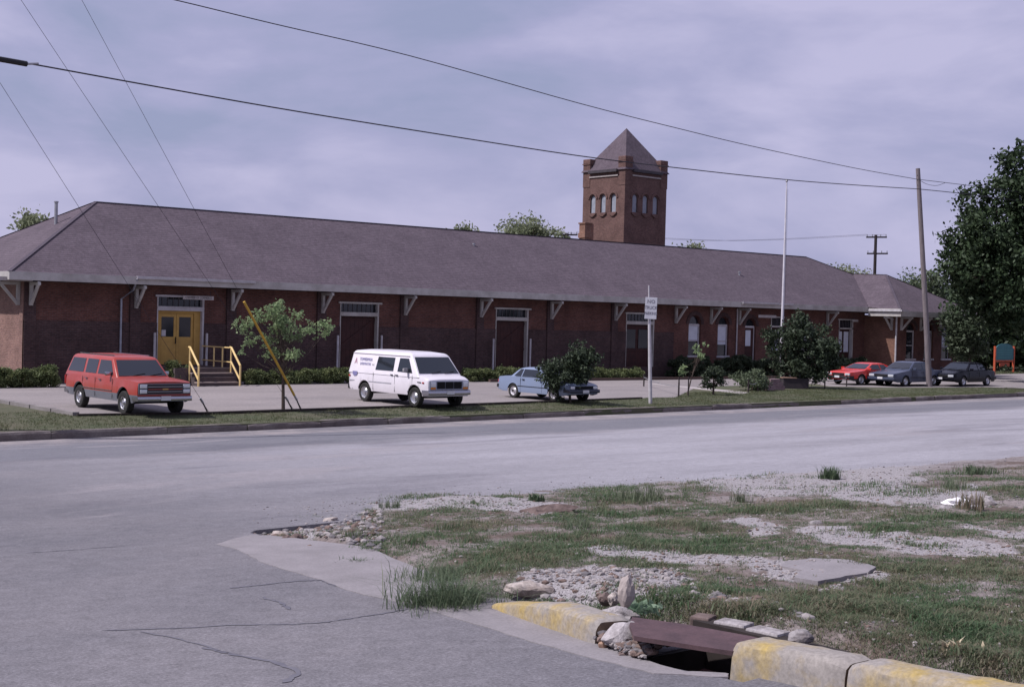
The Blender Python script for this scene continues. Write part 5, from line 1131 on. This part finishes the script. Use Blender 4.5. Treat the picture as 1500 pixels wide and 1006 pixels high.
lb = Vector((12.7, 37.0, -3.2)); lt = Vector((12.3, 36.9, 13.6)); lp = empty('utility_pole', lb, 0, 'tall wooden utility pole beyond the left edge carrying the guy wires', 'utility pole'); MB().tube([(0, 0, -.3), lt-lb], [.19, .13], 12).build('pole_shaft', M_WOOD, lp, smooth=True)
def vplane_pts(a, b, pxs):
    n = Vector((b.y-a.y, a.x-b.x, 0)); R_ = []
    for p in pxs: d = ray(*p); R_.append(d*(a.dot(n)/d.dot(n)))
    return R_
def smooth(P, k=5):
    Q = []; P = [P[0]]+P+[P[-1]]
    for i in range(1, len(P)-2):
        for j in range(k):
            t = j/k; a, b, c, d = P[i-1], P[i], P[i+1], P[i+2]; Q.append(.5*((2*b)+(c-a)*t+(2*a-5*b+4*c-d)*t*t+(3*b-3*c+d-a)*t**3))
    return Q+[P[-2]]
w1 = vplane_pts(lb, rb, [(-58, 77), (40, 93), (200, 122), (400, 157.5), (600, 190), (845, 228), (1000, 247), (1148, 263), (1250, 271), (1345, 277)])
wr = empty('overhead_cable', w1[0], 0, 'thick dark lower street cable with a black sleeve at its left end', 'cable')
loc_child(MB().tube(smooth(w1), .022, 6).build('cable', M_WIRE, wr), wr)
s = vplane_pts(lb, rb, [(-40, 80), (39, 94)]); loc_child(MB().tube([s[0], s[1]], .075, 10).build('cable_sleeve', M_BLKP, wr), wr); s = vplane_pts(lb, rb, [(39, 94), (56, 93.5)]); loc_child(MB().tube([s[0], s[1]], .032, 8).build('cable_clamp', M_METAL, wr), wr)
w2 = vplane_pts(lb, rb, [(-58, -85), (100, -35), (255, 0), (400, 35), (600, 82), (850, 152), (1000, 190), (1100, 214), (1250, 246), (1345, 263)])
m = MB().tube(smooth(w2), .016, 6); setp(m.build('overhead_wire', M_WIRE), 'thinner upper street wire running from the top left down to the right-hand pole', 'wire')
far = Vector((130, 52, 5)); e1 = vplane_pts(rb, far, [(1345, 277), (1420, 285), (1560, 303)]); setp(MB().tube(smooth(e1), .022, 6).build('overhead_cable', M_WIRE), 'lower cable continuing right from the wooden pole into the big tree', 'cable')
e2 = vplane_pts(rb, far, [(1345, 263), (1420, 272), (1560, 290)]); setp(MB().tube(smooth(e2), .016, 6).build('overhead_wire', M_WIRE), 'upper wire continuing right from the wooden pole into the big tree', 'wire')
e3 = vplane_pts(rb, far, [(1347, 264), (1358, 270), (1372, 272), (1384, 268)]); setp(MB().tube(smooth(e3), .012, 5).build('jumper_wire', M_WIRE), 'short loop of wire hanging beside the top of the wooden pole', 'wire')
ga = G(443, 601, -3.2); gb_ = G(307, 605, -3.2)
def guy(anchor, p0, p1, label, guard=None):
    """p0 pixel of the high end beyond the frame; end point hangs on the left pole's vertical"""
    d = ray(*p0); t = math.hypot(lb.x, lb.y)/math.hypot(d.x, d.y); top = d*t; rt = empty('guy_wire', anchor, 0, label, 'guy wire')
    loc_child(MB().tube([anchor, top], .006, 5).build('wire', M_WIRE, rt), rt); u = (top-anchor).normalized()
    loc_child(MB().tube([anchor-Vector((0, 0, .1)), anchor+u*.45], .022, 8).build('anchor_rod', M_BLKP, rt), rt); loc_child(MB().tube([anchor+u*.42, anchor+u*.62], .035, 8).build('clamp', M_METAL, rt), rt)
    if guard:
        q = (Vector(anchor)+u*guard[0], Vector(anchor)+u*guard[1]); loc_child(MB().tube([q[0], q[1]], .04, 10).build('yellow_guard', M_GYEL, rt, smooth=True), rt)
    return top, u
# length of guard: pixel (358,442) on the wire
d2 = ray(-60, -334); t2 = math.hypot(lb.x, lb.y)/math.hypot(d2.x, d2.y); top = d2*t2
best = min(range(5, 400), key=lambda k: abs((lambda P: 503-FPX*P.dot(CU)/P.dot(CF))(ga.lerp(top, k/500))-442)); Lg = (top-ga).length*best/500
guy(ga, (-60, -334), None, 'guy wire with a bright yellow plastic guard leaning behind the small tree', (.62, Lg))
guy(gb_, (-60, 27), None, 'thin left guy wire anchored beside the front of the red wagon')
guy(ga+Vector((-.25, .1, 0)), (-60, -136), None, 'thin middle guy wire anchored beside the yellow-guarded one')
# no truck parking sign
b = G(953, 588, -3.2); d = ray(950.5, 418); tp = d*(math.hypot(b.x, b.y)/math.hypot(d.x, d.y)); sg = empty('parking_sign', b, 0, 'tall leaning white post with a white sign reading NO TRUCK PARKING', 'sign'); k = tp-b
m = MB(); m.tube([(0, 0, -.2), k*.5, k*.72], [.075, .07, .055], 10); m.tube([k*.72, k], [.035, .03], 8); m.build('signpost', M_WHITE, sg, smooth=True)
fc = math.atan2(-b.y, -b.x)+math.pi/2  # board faces the camera side
q = ray(953.5, 451.5); q = q*(math.hypot(b.x, b.y)/math.hypot(q.x, q.y))-b; pan = MB(); pan.box((-.235, -.02, -.43), (.235, -.0, .43), bev=.008); po = pan.build('sign_panel', noisy('sign_white', (.56, .56, .60), (.48, .48, .52), 3, .6), sg); n_ = Vector((-b.x, -b.y, 0)).normalized(); po.location = q+n_*.09; po.rotation_euler = (0, rad(1.5), fc)
for tt, zz, ss, sx in (('NO', .26, .20, 1), ('TRUCK', .02, .19, .80), ('PARKING', -.21, .17, .70)): text_obj('lettering', tt, ss, principled('sign_text_grey', (.13, .12, .15), .7), po, (0, -.024, zz), (math.pi/2, 0, 0), .002, sx=sx)
# flagpole
b = G(1143, 566, -3.2); d = ray(1152.5, 265); tp = d*(math.hypot(b.x, b.y)/math.hypot(d.x, d.y)); fp = empty('flagpole', b, 0, 'tall white flagpole rising from a low brick base', 'flagpole'); k = tp-b
m = MB(); m.tube([(0, 0, -.1), k*.3, k*.7, k], [.085, .075, .055, .03], 10); m.build('mast', noisy('flagpole_white', (.62, .60, .64), (.5, .48, .52), 3, .5), fp, smooth=True); m = MB(); m.lathe([(.001, -.08), (.05, -.05), (.07, 0), (.05, .05), (.001, .08)], 12, 'z', tuple(k)); m.build('finial', M_METAL, fp, smooth=True)
m = MB(); m.tube([Vector((.09, -.09, 1.2)), k*.96+Vector((.05, -.05, 0))], .006, 5); m.build('halyard', M_WIRE, fp); m = MB(); m.box((-.2, -.2, -.05), (.2, .2, .28), bev=.02); m.build('footing', M_CONC, fp)
# stone-and-brick planter + dark bench box beside it
b = G(1131, 571, -3.2); pl = empty('brick_planter', b, 0, 'low tapering brick planter at the foot of the flagpole', 'planter'); m = MB()
for i, (w, z0, z1) in enumerate(((.75, -.05, .2), (.6, .2, .38), (.42, .38, .55))): m.box((-w, -.32+i*.04, z0), (w*.8, .32-i*.04, z1), bev=.015)
m.build('brickwork', brick('planter_brick', (.30, .19, .19), (.20, .12, .13), (.34, .29, .30)), pl, uv=True)
b = G(1165, 569, -3.2); bx = empty('low_box', b, rad(-38), 'dark low box with a tan lid under the bushy tree', 'box'); m = MB(); m.box((-.68, -.25, -.05), (.62, .25, .52), bev=.02); m.build('box_side', noisy('dark_box', (.035, .03, .035), (.05, .04, .045), 4, .8), bx); m = MB(); m.box((-.72, -.29, .52), (.0, .29, .56)); m.build('box_lid', noisy('tan_lid', (.34, .22, .17), (.26, .17, .13), 4, .8), bx)
# low pipe rail / chain posts
def railposts(pxs, label, chain=True, h=.62, hs=None):
    P = [G(px, py, -3.2) for px, py in pxs]; rt = empty('low_railing', P[0], 0, label, 'railing'); 
    for p in P: loc_child(MB().tube([p-Vector((0, 0, .1)), p+Vector((0, 0, h))], .035, 8).build('rail_post', M_DWOOD, rt), rt)
    m = MB(); 
    for a, b in zip(P, P[1:]):
        pts = [a.lerp(b, t)+Vector((0, 0, h*.72-.09*math.sin(math.pi*t))) for t in (0, .25, .5, .75, 1)]; m.tube(pts, .018, 6)
    loc_child(m.build('chain', M_METAL, rt), rt)
railposts([(943, 566), (994, 581)], 'low dark post rail between the sign post and the sapling')
railposts([(1096, 575), (1110, 573), (1131, 569)], 'low chain rail left of the brick planter')
railposts([(1183, 569), (1208, 570), (1240, 566)], 'low chain rail between the dark box and the red car')
# far utility poles behind the depot
def farpole(pxl, D, arms, label, ybase=None):
    t_ = ray(*pxl)*D; b = Vector((t_.x, t_.y, -3.2)); rt = empty('utility_pole', b, 0, label, 'utility pole'); MB().tube([(0, 0, 0), t_-b], [.2, .15], 10).build('pole_shaft', M_DWOOD, rt)
    ends = []
    for (xa, xb, y) in arms:
        p, q = ray(xa, y)*D, ray(xb, y)*D; loc_child(MB().bar(p, q, .14, .16).build('crossarm', M_DWOOD, rt), rt)
        for k in (.04, .3, .7, .96): c = p.lerp(q, k); loc_child(MB().tube([c+Vector((0, 0, .05)), c+Vector((0, 0, .3))], .05, 6).build('insulator', M_METAL, rt), rt); ends.append(c+Vector((0, 0, .3)))
    return ends
ea = farpole((1283, 344), 150, [(1269, 1299, 347.5), (1270, 1300.5, 371.5)], 'distant dark utility pole with two crossarms beyond the right end of the roof')
eb = farpole((831, 342), 150, [(815, 846, 344)], 'distant utility pole whose crossarm just clears the ridge left of the tower')
for i, j in ((0, 0), (3, 3)): setp(MB().tube(smooth([ea[i], ea[i].lerp(eb[j], .5)-Vector((0, 0, .8)), eb[j]]), .012, 4).build('distant_wire', M_WIRE), ('lower faint distant wire, on the near end of the far crossarms' if i else 'upper faint distant wire, on the left end of the far crossarm'), 'wire', 'distant wires behind the depot')
# park sign
b = G(1456.5, 545.5, -3.2); c = G(1484, 545, -3.2); w = (c-b).length; ps = empty('park_sign', b, math.atan2((c-b).y, (c-b).x), 'orange-framed teal sign board with a curved top on the lawn at far right', 'sign')
M_ORG = noisy('orange_red_paint', (.50, .10, .045), (.40, .08, .04), 4, .6); M_TEAL = noisy('teal_board', (.055, .17, .185), (.04, .13, .15), 3, .6)
for x in (0, w): m = MB(); m.box((x-.07, -.07, -.1), (x+.07, .07, 2.0)); m.build('sign_leg', M_ORG, ps)
m = MB(); m.box((0.07, -.05, .80), (w-.07, .05, .93)); m.build('crossbar', M_ORG, ps); m = MB(); m.box((w*.27, -.03, .42), (w*.78, .03, .74)); m.build('lower_panel', M_ORG, ps)
n = 12; m = MB(); m.prism([(.08, .94), (w-.08, .94), (w-.08, 1.85)]+[(w/2+(w/2-.2)*math.cos(math.pi*k/n), 1.88+.32*math.sin(math.pi*k/n)) for k in range(n+1)]+[(.08, 1.85)], -.03, .03, 'y'); m.build('board', M_TEAL, ps)
for i in range(4): m = MB(); m.box((.3+.04*i, -.036, 1.7-.18*i), (w-.3-.05*i, -.032, 1.74-.18*i)); m.build('faint_line', noisy('faint_line', (.10, .24, .25), (.07, .19, .2), 5, .7), ps)
# ------------------------------------------------------------------ vegetation
M_L1 = leafmat('young_tree_leaf', (.14, .21, .10), (.31, .39, .20), .4); M_L2 = leafmat('dark_shrub_leaf', (.018, .030, .016), (.065, .085, .05), .15); M_L3 = leafmat('oak_leaf', (.018, .034, .015), (.054, .080, .038), .12); M_L4 = leafmat('hedge_leaf', (.070, .105, .040), (.19, .21, .095), .3); M_L5 = leafmat('pale_spring_leaf', (.16, .19, .11), (.28, .30, .19), .4); M_L6 = leafmat('shrub_leaf', (.06, .085, .045), (.15, .18, .11), .25)
def base(px, py, z=-3.2): return tuple(G(px, py, z))
iz = lambda D: D/FPX
# young tree behind the yellow guard
u45 = iz(44.6); R_ = CR; 
def at(dx, dy, D, dep=0): v = CR*(dx*iz(D))-CU*(dy*iz(D))+CF*dep; return (v.x, v.y, v.z)
def ell(dx, dy, rx, rz, D, dep=0, ry=None): p = at(dx, dy, D, dep); return (*p, rx*iz(D), (ry or rx)*iz(D), rz*iz(D))
D = 44.6; b0 = (415, 602); E_ = lambda x, y, rx, rz, dep=0: ell(x-b0[0], y-b0[1], rx, rz, D, dep)
tree('young_tree', base(*b0), [E_(400, 457, 26, 24), E_(418, 480, 34, 24, .3), E_(437, 457, 13, 14), E_(365, 474, 22, 14, -.2), E_(350, 478, 14, 8), E_(463, 483, 24, 13, .2), E_(482, 472, 12, 7, .2), E_(380, 497, 24, 10), E_(352, 512, 9, 6), E_(428, 518, 20, 10, -.2), E_(392, 516, 24, 9, .2)], M_L1, 'small young tree with pale open foliage and thin trunk left of the white van', seed=5, nclump=170, per=330, leaf=.055, trunk_r=.055, clump_r=(.09, .22), trunk_top=at(2, -120, D), shell=.35, forks=46)
D = 54; b0 = (835, 589); tree('dark_shrub', base(*b0), [E_(845, 530, 32, 28), E_(818, 548, 30, 26, -.2), E_(850, 552, 18, 14), E_(818, 570, 17, 15)], M_L2, 'dark leafy bush standing in front of the pale blue coupe', 'shrub', seed=8, nclump=170, per=420, leaf=.06, trunk_r=.05, clump_r=(.14, .32), trunk_top=at(0, -50, D), shell=.3, forks=30)
D = 74; b0 = (1176, 568); tree('bushy_tree', base(*b0), [E_(1178, 502, 44, 30), E_(1142, 512, 26, 28), E_(1208, 512, 28, 26), E_(1178, 532, 50, 20), E_(1168, 482, 26, 14), E_(1216, 530, 22, 16), E_(1172, 548, 46, 12), E_(1176, 470, 12, 7), E_(1126, 500, 12, 12)], M_L2, 'large dark round bushy tree behind the flagpole', seed=12, nclump=300, per=260, leaf=.085, trunk_r=.12, clump_r=(.18, .42), trunk_top=at(0, -50, D), shell=.35, forks=22)
D = 70; b0 = (1102, 572); tree('rounded_shrub', base(*b0), [E_(1100, 556, 26, 15), E_(1112, 562, 16, 10)], M_L6, 'rounded grey-green shrub between the two low railings', 'shrub', seed=14, nclump=60, per=400, leaf=.07, trunk_r=.03, clump_r=(.15, .3), trunk_top=at(0, -14, D), forks=8)
D = 67; b0 = (1045, 578); tree('small_tree', base(*b0), [E_(1044, 556, 16, 14), E_(1048, 546, 18, 8), E_(1045, 565, 9, 6)], M_L2, 'dark little tree with a short trunk right of the staked sapling', 'shrub', seed=15, nclump=46, per=420, leaf=.06, trunk_r=.05, clump_r=(.12, .26), trunk_top=at(0, -22, D), forks=9)
D = 65; b0 = (1006, 578); sp = tree('sapling', base(*b0), [E_(1002, 545, 6, 8), E_(1024, 522, 9, 6), E_(1033, 508, 7, 3), E_(1019, 515, 5, 5)], M_L1, 'thin bent sapling with pale leaf clusters tied to stakes', 'sapling', seed=16, nclump=24, per=260, leaf=.06, trunk_r=.03, clump_r=(.1, .2), trunk_top=at(17, -58, D), forks=12)
for (px, py, l) in ((994, 581, 'dark stake left of the bent sapling'), (1008, 580, 'thin dark stake right under the bent sapling')):
    p = G(px, py, -3.2); setp(MB().tube([p-Vector((0, 0, .1)), p+Vector((0, 0, .85))], .03, 6).build('wooden_stake', M_DWOOD), l, 'stake')
# hedges along the depot
def hedge(px0, px1, Y, h, label, seed, mat=M_L4, dep=.55, zg=-3.2, leaf=.045):
    x0, x1 = atY(px0, 550, Y).x, atY(px1, 550, Y).x; rt = empty('hedge', ((x0+x1)/2, Y, zg), 0, label, 'hedge'); r_ = random.Random(seed); cl = []; x = x0+.3
    while x < x1-.1:
        hh = h*r_.uniform(.88, 1.1); w = r_.uniform(.32, .42)
        for k in range(21):
            a = r_.uniform(0, 2*math.pi); e = r_.uniform(-.85, 1); cl.append(((x-(x0+x1)/2+w*.7*math.cos(a)*(1-.5*max(0, e)), dep*.55*math.sin(a)*(1-.4*max(0, e)), hh*(.45+.42*e)), r_.uniform(.13, .22)))
        x += w*1.45
    leaves('foliage', cl, 3200, leaf, mat, rt, seed); x = x0+.3
    while x < x1-.1: m = MB(); m.tube([(x-(x0+x1)/2, 0, -.05), (x-(x0+x1)/2+.03, 0, h*.6)], .03, 5); x += .6; m.build('stem', M_BARK, rt)
hedge(-60, 88, 53.4, .85, 'dark hedge run at the far left behind the rear of the red wagon', 1, M_L4); hedge(243, 281, 53.7, .95, 'dark green hedge clump between the red wagon and the steps', 2, M_L4)
hedge(358, 512, 53.4, .68, 'clipped hedge run between the steps and the white van', 3); hedge(680, 762, 53.4, .68, 'clipped hedge run between the white van and the blue coupe', 4); hedge(838, 940, 53.4, .62, 'pale green hedge run right of the bush by the blue coupe', 5)
hedge(984, 1040, 54.6, 1.25, 'tall dark hedge under the first arched window', 6, M_L2, .9, leaf=.06); hedge(1052, 1096, 54.4, 1.3, 'tall dark hedge under the second arched window', 7, M_L2, .9, leaf=.06); hedge(1100, 1135, 54.2, 1.1, 'dark hedge clump left of the bushy tree', 8, M_L2, .9, leaf=.06); hedge(1205, 1262, 54.0, 1.2, 'dark hedge behind the red hatchback', 9, M_L2, .9, leaf=.06)
# the big tree
b0 = (1545, 561.5); D = G(*b0, -3.2).dot(CF); print('oak D', D); bt = tree('oak_tree', tuple(G(*b0, -3.2)), [E_(1492, 240, 30, 34), E_(1480, 285, 44, 40), E_(1550, 290, 76, 78), E_(1460, 335, 58, 50), E_(1440, 385, 62, 50), E_(1520, 400, 110, 75), E_(1610, 370, 90, 90), E_(1500, 450, 70, 40), E_(1430, 430, 40, 28), E_(1570, 460, 70, 50), E_(1402, 385, 32, 44), E_(1392, 345, 18, 18), E_(1425, 305, 28, 26)], M_L3, 'huge dark green spreading tree filling the right edge above the cars', seed=20, nclump=1150, per=95, leaf=.15, trunk_r=.5, clump_r=(.5, 1.0), trunk_top=at(-5, -190, D), shell=.45, forks=60)
D = 97; b0 = (1425, 553.5); tree('small_tree', base(*b0), [E_(1412, 485, 30, 28), E_(1392, 470, 16, 16), E_(1422, 512, 26, 14), E_(1403, 515, 22, 16)], leafmat('grey_green_leaf', (.035, .055, .03), (.105, .13, .08), .2), 'grey-green small tree against the right end of the depot under the huge tree', seed=21, nclump=120, per=90, leaf=.13, trunk_r=.15, clump_r=(.4, .8), trunk_top=at(-10, -50, D), forks=14)
D = 118; b0 = (1500, 538)
for i, (x, y, rx, rz, lb_) in enumerate(((1440, 470, 50, 55, 'dark backdrop tree directly behind the grey-green small tree'), (1500, 480, 60, 50, 'dark backdrop tree behind the teal sign board'), (1570, 470, 70, 60, 'dark backdrop tree beyond the right edge of the lawn'))):
    b0 = (x, 542); tree('backdrop_tree', base(x, 542), [E_(x, y, rx, rz), E_(x-20, y+30, rx*.8, rz*.45), E_(x+25, y+32, rx*.8, rz*.45)], M_L3, lb_, seed=30+i, nclump=150, per=45, leaf=.24, trunk_r=.3, clump_r=(1.0, 1.9), trunk_top=at(0, -70, D), forks=12)
# trees beyond the roof
def bgt(x, y, rx, rz, D_, label, seed, mat=M_L5, n=70, per=32, leaf=.17, sh=.3):
    global D, b0
    D = D_; g0 = ray(x, y)*D; bz = (-3.2-g0.z)/iz(D); b0 = (x, y); b_ = Vector((g0.x, g0.y, -3.2)); hgt = g0.z+3.2; s = iz(D); r_ = random.Random(seed)
    cr = [(CR.x*dx*rx*s, CR.y*dx*rx*s, hgt+dz*rz*s, rx*s*k, rx*s*k, rz*s*k2) for dx, dz, k, k2 in ((0, 0, .75, .9), (-.5, -.25, .5, .65), (.5, -.2, .5, .7), (.1, -.8, .8, .6))]
    tree('distant_tree', tuple(b_), cr, mat, label, group=None, seed=seed, nclump=n, per=per, leaf=leaf, trunk_r=.3, clump_r=(.7, 1.3), trunk_top=(0, 0, hgt), shell=sh, forks=24)
bgt(770, 338, 50, 22, 135, 'broad pale green treetop showing above the ridge left of the tower', 41, n=110)
bgt(822, 350, 18, 16, 150, 'sparse treetop beside the distant crossarm left of the tower', 42, n=26); bgt(679, 339, 14, 6, 140, 'tiny sparse treetop poking over the middle of the ridge', 43, n=18)
bgt(50, 329, 28, 18, 110, 'feathery pale treetop above the left hip of the roof', 44, n=50, per=24); bgt(1012, 366, 16, 9, 150, 'tiny treetop just right of the tower', 45, n=16)
bgt(1247, 405, 30, 18, 150, 'treetop just left of the distant double-crossarm pole', 46, n=60); bgt(1222, 398, 14, 10, 150, 'little treetop over the right end of the main ridge', 47, n=20)
bgt(1330, 425, 36, 32, 150, 'green treetop left of the wooden pole beyond the roof end', 48, M_L6, n=110); bgt(1368, 425, 34, 38, 140, 'darker treetop right of the wooden pole beyond the roof end', 49, M_L6, n=120); bgt(1395, 440, 40, 40, 150, 'treetop filling the gap between the roof end and the huge tree', 50, M_L6, n=120)
# small plants under the park sign
for px, l, sd in ((1474, 'low dark plant between the legs of the teal sign', 61), (1492, 'low dark plant right of the teal sign', 62)):
    b0 = (px, 546); D = 111; tree('low_plant', base(px, 546), [E_(px, 540, 7, 4)], M_L2, l, 'plant', seed=sd, nclump=10, per=60, leaf=.12, trunk_r=.03, clump_r=(.2, .35), trunk_top=(0, 0, .3), forks=3)
